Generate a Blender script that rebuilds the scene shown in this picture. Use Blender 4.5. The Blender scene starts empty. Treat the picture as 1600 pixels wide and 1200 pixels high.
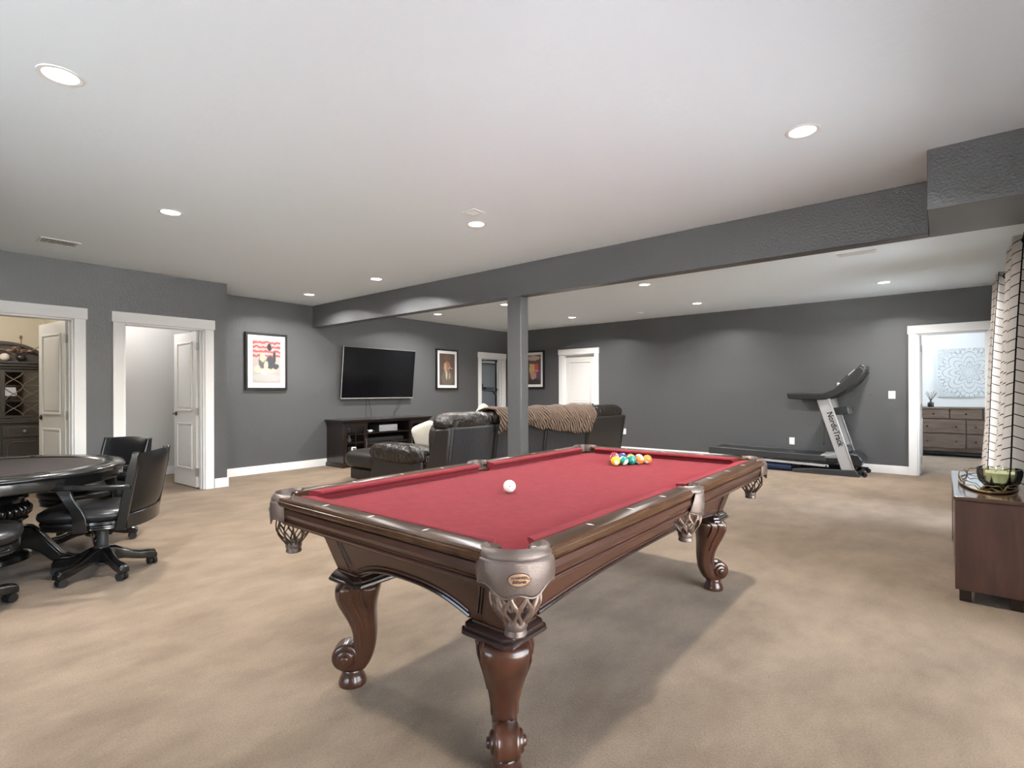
import bpy, bmesh, math, random
from mathutils import Vector, Matrix
random.seed(7)
S = bpy.context.scene
C = S.collection
PI = math.pi

# ---------------------------------------------------------------- camera
cam_d = bpy.data.cameras.new('camera'); cam = bpy.data.objects.new('camera', cam_d); C.objects.link(cam)
YAW, ROLL, CAM_H = 0.69048, -0.00272, 1.269
Fv = Vector((math.cos(YAW), math.sin(YAW), 0)); R0 = Vector((math.sin(YAW), -math.cos(YAW), 0)); U0 = Vector((0, 0, 1))
Rv = R0*math.cos(ROLL)+U0*math.sin(ROLL); Uv = -R0*math.sin(ROLL)+U0*math.cos(ROLL)
mw = Matrix((Rv, Uv, -Fv)).transposed().to_4x4(); mw.translation = Vector((0, 0, CAM_H))
cam.matrix_world = mw
cam_d.sensor_fit = 'HORIZONTAL'; cam_d.sensor_width = 36.0
cam_d.lens = 813.53/1600*36.0; cam_d.shift_y = 12.375/1600; cam_d.clip_start = 0.05
S.camera = cam
S.view_settings.view_transform = 'Standard'; S.view_settings.look = 'None'
S.view_settings.gamma = 1.0; S.view_settings.use_curve_mapping = False
S.view_settings.exposure = 0.17
S.cycles.transparent_max_bounces = 16

# ---------------------------------------------------------------- sky
W = bpy.data.worlds.new('sky'); S.world = W; W.use_nodes = True
wn = W.node_tree.nodes; wl = W.node_tree.links; wn.clear()
sky = wn.new('ShaderNodeTexSky'); sky.sky_type = 'NISHITA'; sky.sun_disc = False
sky.sun_elevation = math.radians(48); sky.sun_rotation = math.radians(200); sky.air_density = 1.0; sky.dust_density = 2.0
hs = wn.new('ShaderNodeHueSaturation'); hs.inputs['Saturation'].default_value = 0.7
bg = wn.new('ShaderNodeBackground'); bg.inputs['Strength'].default_value = 1.9
wo = wn.new('ShaderNodeOutputWorld')
wl.new(sky.outputs[0], hs.inputs['Color']); wl.new(hs.outputs[0], bg.inputs[0]); wl.new(bg.outputs[0], wo.inputs[0])
LAMP_W = 54.0          # watts of each recessed ceiling lamp
sun_d = bpy.data.lights.new('sun', 'SUN'); sun_d.energy = 140.0; sun_d.angle = .01; sun_d.color = (1, .97, .93)
sun = bpy.data.objects.new('sun', sun_d); C.objects.link(sun); sun.rotation_euler = (math.radians(-11), 0, 0)   # near noon, almost overhead

# ---------------------------------------------------------------- materials
MATS = {}
def mat(name, color, rough=0.5, metal=0.0, spec=0.5, coat=0.0, sheen=0.0, bump=None, var=None, emit=None, alpha=None, trans=0.0, ior=1.45, wood=None):
    """bump=(scale,strength,detail[,distance]); var=(scale,color2,lo,hi); wood=(axis-scale vec, color2)"""
    if name in MATS: return MATS[name]
    m = bpy.data.materials.new(name); m.use_nodes = True; nt = m.node_tree; n = nt.nodes; l = nt.links
    b = n['Principled BSDF']; b.inputs['Base Color'].default_value = (*color, 1)
    b.inputs['Roughness'].default_value = rough; b.inputs['Metallic'].default_value = metal
    b.inputs['Specular IOR Level'].default_value = spec; b.inputs['Coat Weight'].default_value = coat
    b.inputs['Coat Roughness'].default_value = 0.12
    b.inputs['Sheen Weight'].default_value = sheen; b.inputs['Transmission Weight'].default_value = trans
    b.inputs['IOR'].default_value = ior
    tc = n.new('ShaderNodeTexCoord')
    if var:
        tx = n.new('ShaderNodeTexNoise'); tx.inputs['Scale'].default_value = var[0]; tx.inputs['Detail'].default_value = 5
        l.new(tc.outputs['Object'], tx.inputs['Vector'])
        cr = n.new('ShaderNodeValToRGB'); cr.color_ramp.elements[0].position = var[2]; cr.color_ramp.elements[1].position = var[3]
        cr.color_ramp.elements[0].color = (*color, 1); cr.color_ramp.elements[1].color = (*var[1], 1)
        l.new(tx.outputs['Fac'], cr.inputs[0]); l.new(cr.outputs[0], b.inputs['Base Color'])
    if wood:
        mp = n.new('ShaderNodeMapping'); mp.inputs['Scale'].default_value = wood[0]
        l.new(tc.outputs['Object'], mp.inputs[0])
        tx = n.new('ShaderNodeTexNoise'); tx.inputs['Scale'].default_value = 1.0; tx.inputs['Detail'].default_value = 6; tx.inputs['Roughness'].default_value = .6
        tx.inputs['Distortion'].default_value = 0.6
        l.new(mp.outputs[0], tx.inputs['Vector'])
        cr = n.new('ShaderNodeValToRGB'); cr.color_ramp.elements[0].position = .32; cr.color_ramp.elements[1].position = .68
        cr.color_ramp.elements[0].color = (*color, 1); cr.color_ramp.elements[1].color = (*wood[1], 1)
        l.new(tx.outputs['Fac'], cr.inputs[0]); l.new(cr.outputs[0], b.inputs['Base Color'])
    if bump:
        tx = n.new('ShaderNodeTexNoise'); tx.inputs['Scale'].default_value = bump[0]; tx.inputs['Detail'].default_value = bump[2]
        l.new(tc.outputs['Object'], tx.inputs['Vector'])
        bp = n.new('ShaderNodeBump'); bp.inputs['Strength'].default_value = bump[1]; bp.inputs['Distance'].default_value = bump[3] if len(bump) > 3 else .01
        l.new(tx.outputs['Fac'], bp.inputs['Height']); l.new(bp.outputs[0], b.inputs['Normal'])
    if emit:
        b.inputs['Emission Color'].default_value = (*emit[0], 1); b.inputs['Emission Strength'].default_value = emit[1]
    MATS[name] = m
    return m

wall_m = mat('charcoal_paint', (.086, .087, .090), .34, spec=.5, bump=(70, .38, 3, .008))
ceil_m = mat('ceiling_paint', (.79, .86, .915), .9, spec=.1, bump=(30, .25, 4, .006))
white_m = mat('white_trim_paint', (.78, .78, .78), .35, spec=.4)
door_m = mat('white_door_paint', (.74, .73, .71), .4, spec=.4)
beige_wall = mat('beige_paint', (.52, .47, .38), .8)
closet_wall = mat('light_grey_paint', (.52, .51, .50), .8, bump=(60, .1, 2))
room_wall = mat('pale_blue_grey_paint', (.62, .65, .67), .8)
gym_wall = mat('mid_grey_paint', (.17, .175, .19), .7)
dark_wood = mat('espresso_wood', (.014, .008, .007), .3, coat=.3)
black_gloss = mat('black_lacquer', (.006, .006, .006), .22, coat=.5)
black_leather = mat('black_leather', (.008, .008, .0085), .33, spec=.5, bump=(160, .18, 3, .003))
brown_leather = mat('dark_brown_leather', (.0125, .0085, .0065), .24, spec=.6, bump=(16, .9, 4, .04))
brown_leather_flat = mat('dark_brown_smooth_leather', (.016, .0125, .011), .38, spec=.5, bump=(120, .15, 3, .003))
grey_leather = mat('slate_leatherette', (.022, .023, .027), .42, spec=.5, bump=(24, .5, 4, .012))
table_wood = mat('mahogany', (.032, .012, .007), .34, coat=.3, spec=.5, wood=((2, 14, 14), (.052, .019, .010)))
leg_wood = mat('carved_mahogany', (.030, .011, .007), .28, coat=.45, wood=((14, 14, 2.5), (.060, .021, .010)))
cap_wood = mat('dark_mahogany_edge', (.022, .011, .009), .22, coat=.6)
rail_wood = mat('polished_rail_wood', (.034, .015, .007), .27, spec=.28, coat=.0, wood=((2, 14, 14), (.056, .025, .011)))
felt = mat('burgundy_felt', (.165, .021, .026), .97, spec=.05, sheen=.03, bump=(900, .1, 2, .001), var=(26, (.188, .025, .031), .35, .7))
pearl = mat('mother_of_pearl', (.8, .77, .7), .2)
pocket_leather = mat('bronze_pocket_leather', (.11, .080, .068), .30, metal=.35, spec=.6, bump=(420, .5, 2, .002))
pocket_net = mat('woven_leather_net', (.13, .085, .065), .32, metal=.35)
badge_m = mat('tan_leather_badge', (.30, .17, .10), .4, metal=.2)
ink_m = mat('dark_lettering', (.02, .014, .012), .6)
steel = mat('brushed_steel', (.55, .55, .56), .28, metal=1)
bronze = mat('oil_rubbed_bronze', (.02, .016, .014), .35, metal=.7)
rubber = mat('black_rubber', (.012, .012, .012), .6)
plastic_w = mat('white_plastic', (.78, .78, .77), .4)
plastic_b = mat('black_plastic', (.012, .012, .013), .38)
plastic_g = mat('graphite_plastic', (.035, .037, .04), .45)
silver_p = mat('silver_paint', (.46, .46, .47), .38, metal=.35)
glass_dark = mat('dark_screen', (.004, .004, .005), .12, spec=.6)
mat_board = mat('white_mat_board', (.75, .75, .74), .8)
frame_b = mat('black_frame', (.008, .008, .008), .35)
walnut = mat('walnut_veneer', (.034, .014, .010), .36, coat=.2, wood=((9, 9, 1.6), (.078, .033, .022)))
walnut_top = mat('walnut_top', (.055, .028, .019), .18, coat=.7, wood=((1.6, 9, 9), (.085, .045, .032)))
grey_wood = mat('weathered_wood', (.085, .062, .048), .6, wood=((16, 3, 26), (.17, .13, .105)))
hutch_wood = mat('dark_grey_wood', (.045, .04, .037), .45)
fabric_w = mat('cream_cushion_fabric', (.58, .53, .45), .9, bump=(200, .3, 2))
gold = mat('antique_gold_wire', (.30, .2, .09), .3, metal=1)
mirror_m = mat('mirror_glass', (.8, .8, .8), .05, metal=1)
blue_mat = mat('navy_foam', (.012, .03, .085), .6)
belt_m = mat('treadmill_belt', (.016, .016, .017), .5)

def nodes_of(name, rough=.5):
    m = bpy.data.materials.new(name); m.use_nodes = True
    MATS[name] = m
    return m, m.node_tree.nodes, m.node_tree.links, m.node_tree.nodes['Principled BSDF']

# carpet: mottled cut pile with a fine woven relief
def make_carpet():
    m, n, l, b = nodes_of('beige_carpet'); b.inputs['Roughness'].default_value = 1; b.inputs['Specular IOR Level'].default_value = .05
    b.inputs['Sheen Weight'].default_value = .15
    tc = n.new('ShaderNodeTexCoord')
    a = n.new('ShaderNodeTexNoise'); a.inputs['Scale'].default_value = 1.5; a.inputs['Detail'].default_value = 7; a.inputs['Roughness'].default_value = .62; a.inputs['Distortion'].default_value = .25
    c = n.new('ShaderNodeTexNoise'); c.inputs['Scale'].default_value = 140; c.inputs['Detail'].default_value = 3
    r1 = n.new('ShaderNodeValToRGB'); r1.color_ramp.elements[0].position = .38; r1.color_ramp.elements[1].position = .60
    r1.color_ramp.elements[0].color = (.138, .096, .060, 1); r1.color_ramp.elements[1].color = (.210, .154, .103, 1)
    r2 = n.new('ShaderNodeValToRGB'); r2.color_ramp.elements[0].position = .3; r2.color_ramp.elements[1].position = .7
    r2.color_ramp.elements[0].color = (.80, .80, .80, 1); r2.color_ramp.elements[1].color = (1.12, 1.12, 1.12, 1)
    mx = n.new('ShaderNodeMix'); mx.data_type = 'RGBA'; mx.blend_type = 'MULTIPLY'; mx.inputs[0].default_value = 1
    # brushed streaks where the pile lies another way
    mp = n.new('ShaderNodeMapping'); mp.inputs['Rotation'].default_value = (0, 0, .5); mp.inputs['Scale'].default_value = (2.4, 4.6, 1)
    st = n.new('ShaderNodeTexNoise'); st.inputs['Scale'].default_value = 1.0; st.inputs['Detail'].default_value = 6; st.inputs['Roughness'].default_value = .6
    l.new(tc.outputs['Object'], mp.inputs[0]); l.new(mp.outputs[0], st.inputs[0])
    ms = n.new('ShaderNodeMath'); ms.operation = 'MULTIPLY_ADD'; ms.inputs[1].default_value = .5; l.new(st.outputs[0], ms.inputs[0])
    mh = n.new('ShaderNodeMath'); mh.operation = 'MULTIPLY'; mh.inputs[1].default_value = .5; l.new(a.outputs[0], mh.inputs[0]); l.new(mh.outputs[0], ms.inputs[2])
    l.new(tc.outputs['Object'], a.inputs[0]); l.new(tc.outputs['Object'], c.inputs[0])
    l.new(ms.outputs[0], r1.inputs[0]); l.new(c.outputs[0], r2.inputs[0]); l.new(r1.outputs[0], mx.inputs[6]); l.new(r2.outputs[0], mx.inputs[7])
    l.new(mx.outputs[2], b.inputs['Base Color'])
    w = n.new('ShaderNodeTexVoronoi'); w.inputs['Scale'].default_value = 210; w.inputs['Randomness'].default_value = .9
    l.new(tc.outputs['Object'], w.inputs[0])
    bp = n.new('ShaderNodeBump'); bp.inputs['Strength'].default_value = .6; bp.inputs['Distance'].default_value = .003
    l.new(w.outputs[0], bp.inputs['Height']); l.new(bp.outputs[0], b.inputs['Normal'])
    return m
carpet = make_carpet()

# window glass: clear sheet that lets daylight through, a faint mirror at grazing angles
def make_glass(name, tint=(1, 1, 1), refl=.08):
    m, n, l, b = nodes_of(name); n.remove(b)
    t = n.new('ShaderNodeBsdfTransparent'); t.inputs[0].default_value = (*tint, 1)
    g = n.new('ShaderNodeBsdfGlossy'); g.inputs['Roughness'].default_value = .03
    lw = n.new('ShaderNodeLayerWeight'); lw.inputs[0].default_value = .35
    mm = n.new('ShaderNodeMath'); mm.operation = 'MULTIPLY'; mm.inputs[1].default_value = 1.0
    ad = n.new('ShaderNodeMath'); ad.operation = 'ADD'; ad.inputs[1].default_value = refl; ad.use_clamp = True
    mx = n.new('ShaderNodeMixShader'); o = n['Material Output']
    l.new(lw.outputs['Fresnel'], mm.inputs[0]); l.new(mm.outputs[0], ad.inputs[0]); l.new(ad.outputs[0], mx.inputs[0])
    l.new(t.outputs[0], mx.inputs[1]); l.new(g.outputs[0], mx.inputs[2]); l.new(mx.outputs[0], o.inputs[0])
    return m
glass = make_glass('window_glass', (.97, .98, .98), 0.02)
cab_glass = make_glass('cabinet_glass', (.8, .8, .82), .08)
bowl_glass = make_glass('green_glass', (.95, .97, .88), .05)

# printed curtain cloth: thin black window-pane check, lets some light through
def make_curtain():
    m, n, l, b = nodes_of('checked_curtain_fabric')
    uv = n.new('ShaderNodeUVMap'); uv.uv_map = 'UVMap'
    sp = n.new('ShaderNodeSeparateXYZ'); l.new(uv.outputs[0], sp.inputs[0])
    def line(sock, period, width):
        d = n.new('ShaderNodeMath'); d.operation = 'DIVIDE'; d.inputs[1].default_value = period; l.new(sock, d.inputs[0])
        f = n.new('ShaderNodeMath'); f.operation = 'FRACT'; l.new(d.outputs[0], f.inputs[0])
        t = n.new('ShaderNodeMath'); t.operation = 'LESS_THAN'; t.inputs[1].default_value = width/period; l.new(f.outputs[0], t.inputs[0])
        return t.outputs[0]
    sl = n.new('ShaderNodeMath'); sl.operation = 'MULTIPLY_ADD'; sl.inputs[1].default_value = .42; l.new(sp.outputs[0], sl.inputs[0]); l.new(sp.outputs[1], sl.inputs[2])
    a = line(sp.outputs[0], .19, .009); c = line(sl.outputs[0], .084, .0075)
    mx = n.new('ShaderNodeMath'); mx.operation = 'MAXIMUM'; l.new(a, mx.inputs[0]); l.new(c, mx.inputs[1])
    col = n.new('ShaderNodeMix'); col.data_type = 'RGBA'; col.inputs[6].default_value = (.74, .70, .66, 1); col.inputs[7].default_value = (.012, .011, .011, 1)
    l.new(mx.outputs[0], col.inputs[0]); l.new(col.outputs[2], b.inputs['Base Color']); b.inputs['Roughness'].default_value = .9
    b.inputs['Specular IOR Level'].default_value = .1
    tr = n.new('ShaderNodeBsdfTranslucent'); l.new(col.outputs[2], tr.inputs[0])
    ms = n.new('ShaderNodeMixShader'); ms.inputs[0].default_value = .45; o = n['Material Output']
    l.new(b.outputs[0], ms.inputs[1]); l.new(tr.outputs[0], ms.inputs[2]); l.new(ms.outputs[0], o.inputs[0])
    return m
curtain_m = make_curtain()

# flat prints: soft painted patches in the sheet's own coordinates (x across, z up, -1..1)
def make_print(name, base, blobs, stripes=None, noise=.25):
    m, n, l, b = nodes_of(name); b.inputs['Roughness'].default_value = .35
    uv = n.new('ShaderNodeUVMap'); uv.uv_map = 'UVMap'
    nz = n.new('ShaderNodeTexNoise'); nz.inputs['Scale'].default_value = 4.5; nz.inputs['Detail'].default_value = 5
    l.new(uv.outputs[0], nz.inputs[0])
    sb = n.new('ShaderNodeVectorMath'); sb.operation = 'SUBTRACT'; sb.inputs[1].default_value = (.5, .5, .5); l.new(nz.outputs['Color'], sb.inputs[0])
    sc = n.new('ShaderNodeVectorMath'); sc.operation = 'SCALE'; sc.inputs['Scale'].default_value = noise; l.new(sb.outputs[0], sc.inputs[0])
    ad = n.new('ShaderNodeVectorMath'); ad.operation = 'ADD'; l.new(uv.outputs[0], ad.inputs[0]); l.new(sc.outputs[0], ad.inputs[1])
    cur = None
    def rgbmix(fac, a, c2):
        k = n.new('ShaderNodeMix'); k.data_type = 'RGBA'; l.new(fac, k.inputs[0])
        if a is None: k.inputs[6].default_value = (*base, 1)
        else: l.new(a, k.inputs[6])
        k.inputs[7].default_value = (*c2, 1)
        return k.outputs[2]
    if stripes:
        s = n.new('ShaderNodeSeparateXYZ'); l.new(ad.outputs[0], s.inputs[0])
        w = n.new('ShaderNodeMath'); w.operation = 'MULTIPLY'; w.inputs[1].default_value = stripes[0]; l.new(s.outputs[1], w.inputs[0])
        q = n.new('ShaderNodeMath'); q.operation = 'SINE'; l.new(w.outputs[0], q.inputs[0])
        g = n.new('ShaderNodeMath'); g.operation = 'GREATER_THAN'; g.inputs[1].default_value = .1; l.new(q.outputs[0], g.inputs[0])
        h = n.new('ShaderNodeMath'); h.operation = 'GREATER_THAN'; h.inputs[1].default_value = stripes[1]; l.new(s.outputs[1], h.inputs[0])
        mu = n.new('ShaderNodeMath'); mu.operation = 'MULTIPLY'; l.new(g.outputs[0], mu.inputs[0]); l.new(h.outputs[0], mu.inputs[1])
        cur = rgbmix(mu.outputs[0], cur, stripes[2])
    for (x, y, rx, ry, c2) in blobs:
        mp = n.new('ShaderNodeVectorMath'); mp.operation = 'SUBTRACT'; mp.inputs[1].default_value = (x, y, 0); l.new(ad.outputs[0], mp.inputs[0])
        ml = n.new('ShaderNodeVectorMath'); ml.operation = 'MULTIPLY'; ml.inputs[1].default_value = (1/rx, 1/ry, 0); l.new(mp.outputs[0], ml.inputs[0])
        ln = n.new('ShaderNodeVectorMath'); ln.operation = 'LENGTH'; l.new(ml.outputs[0], ln.inputs[0])
        r = n.new('ShaderNodeMapRange'); r.inputs[1].default_value = 1.12; r.inputs[2].default_value = .88; l.new(ln.outputs['Value'], r.inputs[0])
        cur = rgbmix(r.outputs[0], cur, c2)
    l.new(cur, b.inputs['Base Color'])
    return m

# ---------------------------------------------------------------- mesh builder
class MB:
    def __init__(s): s.v = []; s.f = []; s.M = Matrix.Identity(4); s.uv = {}
    def at(s, x=0, y=0, z=0, rz=0, rx=0, ry=0):
        s.M = Matrix.Translation((x, y, z)) @ Matrix.Rotation(rz, 4, 'Z') @ Matrix.Rotation(ry, 4, 'Y') @ Matrix.Rotation(rx, 4, 'X'); return s
    def add(s, vs, fs):
        o = len(s.v); s.v += [tuple(s.M @ Vector(p)) for p in vs]; s.f += [tuple(i+o for i in f) for f in fs]; return s
    def box(s, x0, x1, y0, y1, z0, z1):
        return s.add([(x0, y0, z0), (x1, y0, z0), (x1, y1, z0), (x0, y1, z0), (x0, y0, z1), (x1, y0, z1), (x1, y1, z1), (x0, y1, z1)],
                     [(0, 3, 2, 1), (4, 5, 6, 7), (0, 1, 5, 4), (1, 2, 6, 5), (2, 3, 7, 6), (3, 0, 4, 7)])
    def hexa(s, b, t):      # bottom quad, top quad (both counter-clockwise seen from above)
        return s.add(list(b)+list(t), [(3, 2, 1, 0), (4, 5, 6, 7), (0, 1, 5, 4), (1, 2, 6, 5), (2, 3, 7, 6), (3, 0, 4, 7)])
    def prism(s, pts, a, b, axis='z'):
        k = len(pts)
        def P(p, h): return {'z': (p[0], p[1], h), 'y': (p[0], h, p[1]), 'x': (h, p[0], p[1])}[axis]
        vs = [P(p, a) for p in pts]+[P(p, b) for p in pts]
        fs = [tuple(range(k))[::-1], tuple(range(k, 2*k))]+[(i, (i+1) % k, (i+1) % k+k, i+k) for i in range(k)]
        return s.add(vs, fs)
    def loft(s, rings, closed=True, caps=True):
        k = len(rings[0]); vs = [p for r in rings for p in r]; fs = []
        for a in range(len(rings)-1):
            for i in range(k if closed else k-1):
                j = (i+1) % k; fs.append((a*k+i, a*k+j, (a+1)*k+j, (a+1)*k+i))
        if caps and closed: fs += [tuple(range(k))[::-1], tuple(range((len(rings)-1)*k, len(rings)*k))]
        return s.add(vs, fs)
    def lathe(s, prof, n=24, cx=0, cy=0):
        return s.loft([[(cx+r*math.cos(2*PI*i/n), cy+r*math.sin(2*PI*i/n), z) for i in range(n)] for r, z in prof])
    def cyl(s, p, q, r, n=12, r2=None):
        return s.tube([p, q], r, n, r2)
    def tube(s, pts, r, n=8, r2=None, flat=None):
        pts = [Vector(p) for p in pts]; rings = []; up = None; L = len(pts)
        for i, p in enumerate(pts):
            t = (pts[min(i+1, L-1)]-pts[max(i-1, 0)]).normalized()
            if up is None: up = Vector((0, 0, 1)) if abs(t.z) < .9 else Vector((1, 0, 0))
            x = t.cross(up).normalized(); y = x.cross(t).normalized(); up = y
            rr = r if r2 is None else r+(r2-r)*i/max(1, L-1)
            ry = rr if flat is None else flat
            rings.append([tuple(p+x*rr*math.cos(2*PI*k/n)+y*ry*math.sin(2*PI*k/n)) for k in range(n)])
        return s.loft(rings)
    def sphere(s, c, r, n=16, m=10, sc=(1, 1, 1)):
        rings = []
        for a in range(m+1):
            ph = -PI/2+PI*a/m; rr = max(math.cos(ph), .001)
            rings.append([(c[0]+sc[0]*r*rr*math.cos(2*PI*i/n), c[1]+sc[1]*r*rr*math.sin(2*PI*i/n), c[2]+sc[2]*r*math.sin(ph)) for i in range(n)])
        return s.loft(rings)
    def pillow(s, c, size, n=14, e=4.0, puff=None, seed=0, wr=0.0):
        """superellipsoid cushion with optional wrinkles"""
        rnd = random.Random(seed); ph = [rnd.random()*6 for _ in range(6)]
        m = n; N = 2*n; rings = []
        def se(t, p): return math.copysign(abs(t)**p, t)
        for a in range(m+1):
            v = -PI/2+PI*a/m; ring = []
            for i in range(N):
                u = 2*PI*i/N
                x = se(math.cos(v), 2/e)*se(math.cos(u), 2/e); y = se(math.cos(v), 2/e)*se(math.sin(u), 2/e); z = se(math.sin(v), 2/(puff or 2.2))
                k = 1+wr*(math.sin(9*u+ph[0]+3*v)*.5+math.sin(17*u+ph[1])*.35+math.sin(5*v+7*x+ph[2])*.3)
                ring.append((c[0]+x*size[0]/2*k, c[1]+y*size[1]/2*k, c[2]+z*size[2]/2*k))
            rings.append(ring)
        return s.loft(rings)
    def grid(s, fn, nu, nv):
        vs = [fn(i/nu, j/nv) for j in range(nv+1) for i in range(nu+1)]
        fs = [(j*(nu+1)+i, j*(nu+1)+i+1, (j+1)*(nu+1)+i+1, (j+1)*(nu+1)+i) for j in range(nv) for i in range(nu)]
        return s.add(vs, fs)

def obj(name, mb, m, parent=None, bevel=0, smooth=True, label=None, subsurf=0, solid=0, recalc=True, seg=2, angle=.6):
    me = bpy.data.meshes.new(name); me.from_pydata(mb.v, [], mb.f)
    if recalc:
        b = bmesh.new(); b.from_mesh(me); bmesh.ops.recalc_face_normals(b, faces=b.faces); b.to_mesh(me); b.free()
    me.materials.append(m)
    o = bpy.data.objects.new(name, me); C.objects.link(o)
    if smooth:
        me.polygons.foreach_set('use_smooth', [True]*len(me.polygons))
        me.set_sharp_from_angle(angle=angle)
    if parent: o.parent = parent
    if solid:
        k = o.modifiers.new('s', 'SOLIDIFY'); k.thickness = solid; k.offset = 0
    if subsurf:
        k = o.modifiers.new('u', 'SUBSURF'); k.levels = subsurf; k.render_levels = subsurf
    if bevel:
        k = o.modifiers.new('b', 'BEVEL'); k.width = bevel; k.segments = seg; k.limit_method = 'ANGLE'; k.angle_limit = math.radians(35)
    if label: o['label'] = label
    return o
def tag(o, label, cat, group=None):
    o['label'] = label; o['category'] = cat
    if group: o['group'] = group
    return o
def thing(name, label, cat, loc=(0, 0, 0), rz=0, group=None):
    o = bpy.data.objects.new(name, None); C.objects.link(o); o.location = loc; o.rotation_euler = (0, 0, rz)
    o.empty_display_size = .05
    return tag(o, label, cat, group)
def struct(name, mb, m, bevel=0, parent=None, **k):
    o = obj(name, mb, m, parent, bevel, **k)
    if parent is None: o['kind'] = 'structure'
    return o
def sempty(name, loc=(0, 0, 0), rz=0):
    o = bpy.data.objects.new(name, None); C.objects.link(o); o.location = loc; o.rotation_euler = (0, 0, rz); o['kind'] = 'structure'; return o
def dup(root, loc, rz=0, label=None):
    ch = {}
    for o in C.objects:
        if o.parent: ch.setdefault(o.parent, []).append(o)
    def cp(o, par):
        c = o.copy(); C.objects.link(c)
        if par: c.parent = par
        for k in ch.get(o, []): cp(k, c)
        return c
    r = cp(root, None); r.location = loc; r.rotation_euler = (0, 0, rz)
    if label: r['label'] = label
    return r
def add_uv(o, fn):
    me = o.data; uv = me.uv_layers.new(name='UVMap')
    for lp in me.loops: uv.data[lp.index].uv = fn(me.vertices[lp.vertex_index].co)
def text_obj(name, body, size, m, parent, mat4, extrude=.0006, xs=1.0, bold=0.0):
    cu = bpy.data.curves.new(name, 'FONT'); cu.body = body; cu.size = size; cu.extrude = extrude; cu.align_x = 'CENTER'; cu.align_y = 'CENTER'
    cu.resolution_u = 2; cu.offset = bold
    t = bpy.data.objects.new(name+'_tmp', cu); C.objects.link(t)
    dg = bpy.context.evaluated_depsgraph_get(); me = bpy.data.meshes.new_from_object(t.evaluated_get(dg))
    bpy.data.objects.remove(t)
    me.materials.clear(); me.materials.append(m)
    me.transform(mat4 @ Matrix.Diagonal((xs, 1, 1, 1)))
    o = bpy.data.objects.new(name, me); C.objects.link(o); o.parent = parent
    return o
def arc(cx, cy, r, a0, a1, n):
    return [(cx+r*math.cos(a0+(a1-a0)*i/n), cy+r*math.sin(a0+(a1-a0)*i/n)) for i in range(n+1)]

# ================================================================= SETTING
H = 2.74
YL, YT, XF, YR, XN = 7.463, 8.253, 9.861, -.68, -3.0
XC = 2.975            # corner where the door wall steps back
WT = .14
struct('floor', MB().box(XN-.2, 14.2, -2.6, 12.2, -.1, 0), carpet)
struct('ceiling', MB().box(XN-.2, 14.2, -2.6, 12.2, H, H+.12), ceil_m)
OPH = 2.10
D1, D2 = (.60, 1.363), (1.822, 2.70)
def wall_holes(mb, axis, c0, c1, a0, a1, holes):
    """wall of thickness c0..c1 running a0..a1 with holes (s, e, z0, z1)"""
    def bx(s, e, z0, z1):
        if e-s < 1e-4 or z1-z0 < 1e-4: return
        if axis == 'x': mb.box(s, e, c0, c1, z0, z1)
        else: mb.box(c0, c1, s, e, z0, z1)
    p = a0
    for (s, e, z0, z1) in sorted(holes):
        bx(p, s, 0, H); bx(s, e, 0, z0); bx(s, e, z1, H); p = e
    bx(p, a1, 0, H)
    return mb
struct('wall_left', wall_holes(MB(), 'x', YL, YL+WT, XN, XC, [(D1[0], D1[1], 0, OPH), (D2[0], D2[1], 0, OPH)]), wall_m)
struct('wall_return', MB().box(XC-WT, XC, YL+WT, YT+WT, 0, H), wall_m)
D3 = (8.862, 9.625); D4 = (5.815, 6.64); DC = (-.50, .285)
struct('wall_back', wall_holes(MB(), 'x', YT, YT+WT, XC, XF+WT, [(D3[0], D3[1], 0, OPH-.03)]), wall_m)
struct('wall_far', wall_holes(MB(), 'y', XF, XF+WT, YR-WT, YT, [(D4[0], D4[1], 0, OPH), (DC[0], DC[1], 0, OPH+.02)]), wall_m)
WIN = [(-2.2, -.4, .75, 2.15), (.3, 3.7, .04, 2.25), (5.55, 7.85, .04, 2.25), (8.25, 9.5, .5, 2.25)]  # third belongs to the curtains; the others are unseen, added for more daylight
struct('wall_right', wall_holes(MB(), 'x', YR-WT, YR, XN-WT, XF, WIN), wall_m)
ADDED_WNB = [(.4, 3.4, .45, 2.3)]  # unseen window added behind the viewer to brighten the room
struct('wall_near', wall_holes(MB(), 'y', XN-WT, XN, YR, YL+WT, ADDED_WNB), wall_m)
XB, BT = 4.669, .14
struct('ceiling_beam', MB().box(XB, XB+BT, .069, YT, 2.372, H), wall_m, bevel=.006)
struct('beam_post', MB().box(XB, XB+BT, 3.722, 3.93, 0, 2.3725), wall_m, bevel=.012)
struct('ceiling_soffit', MB().box(4.068, XB+BT, YR, .069, 2.372, H), wall_m, bevel=.004)
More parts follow.
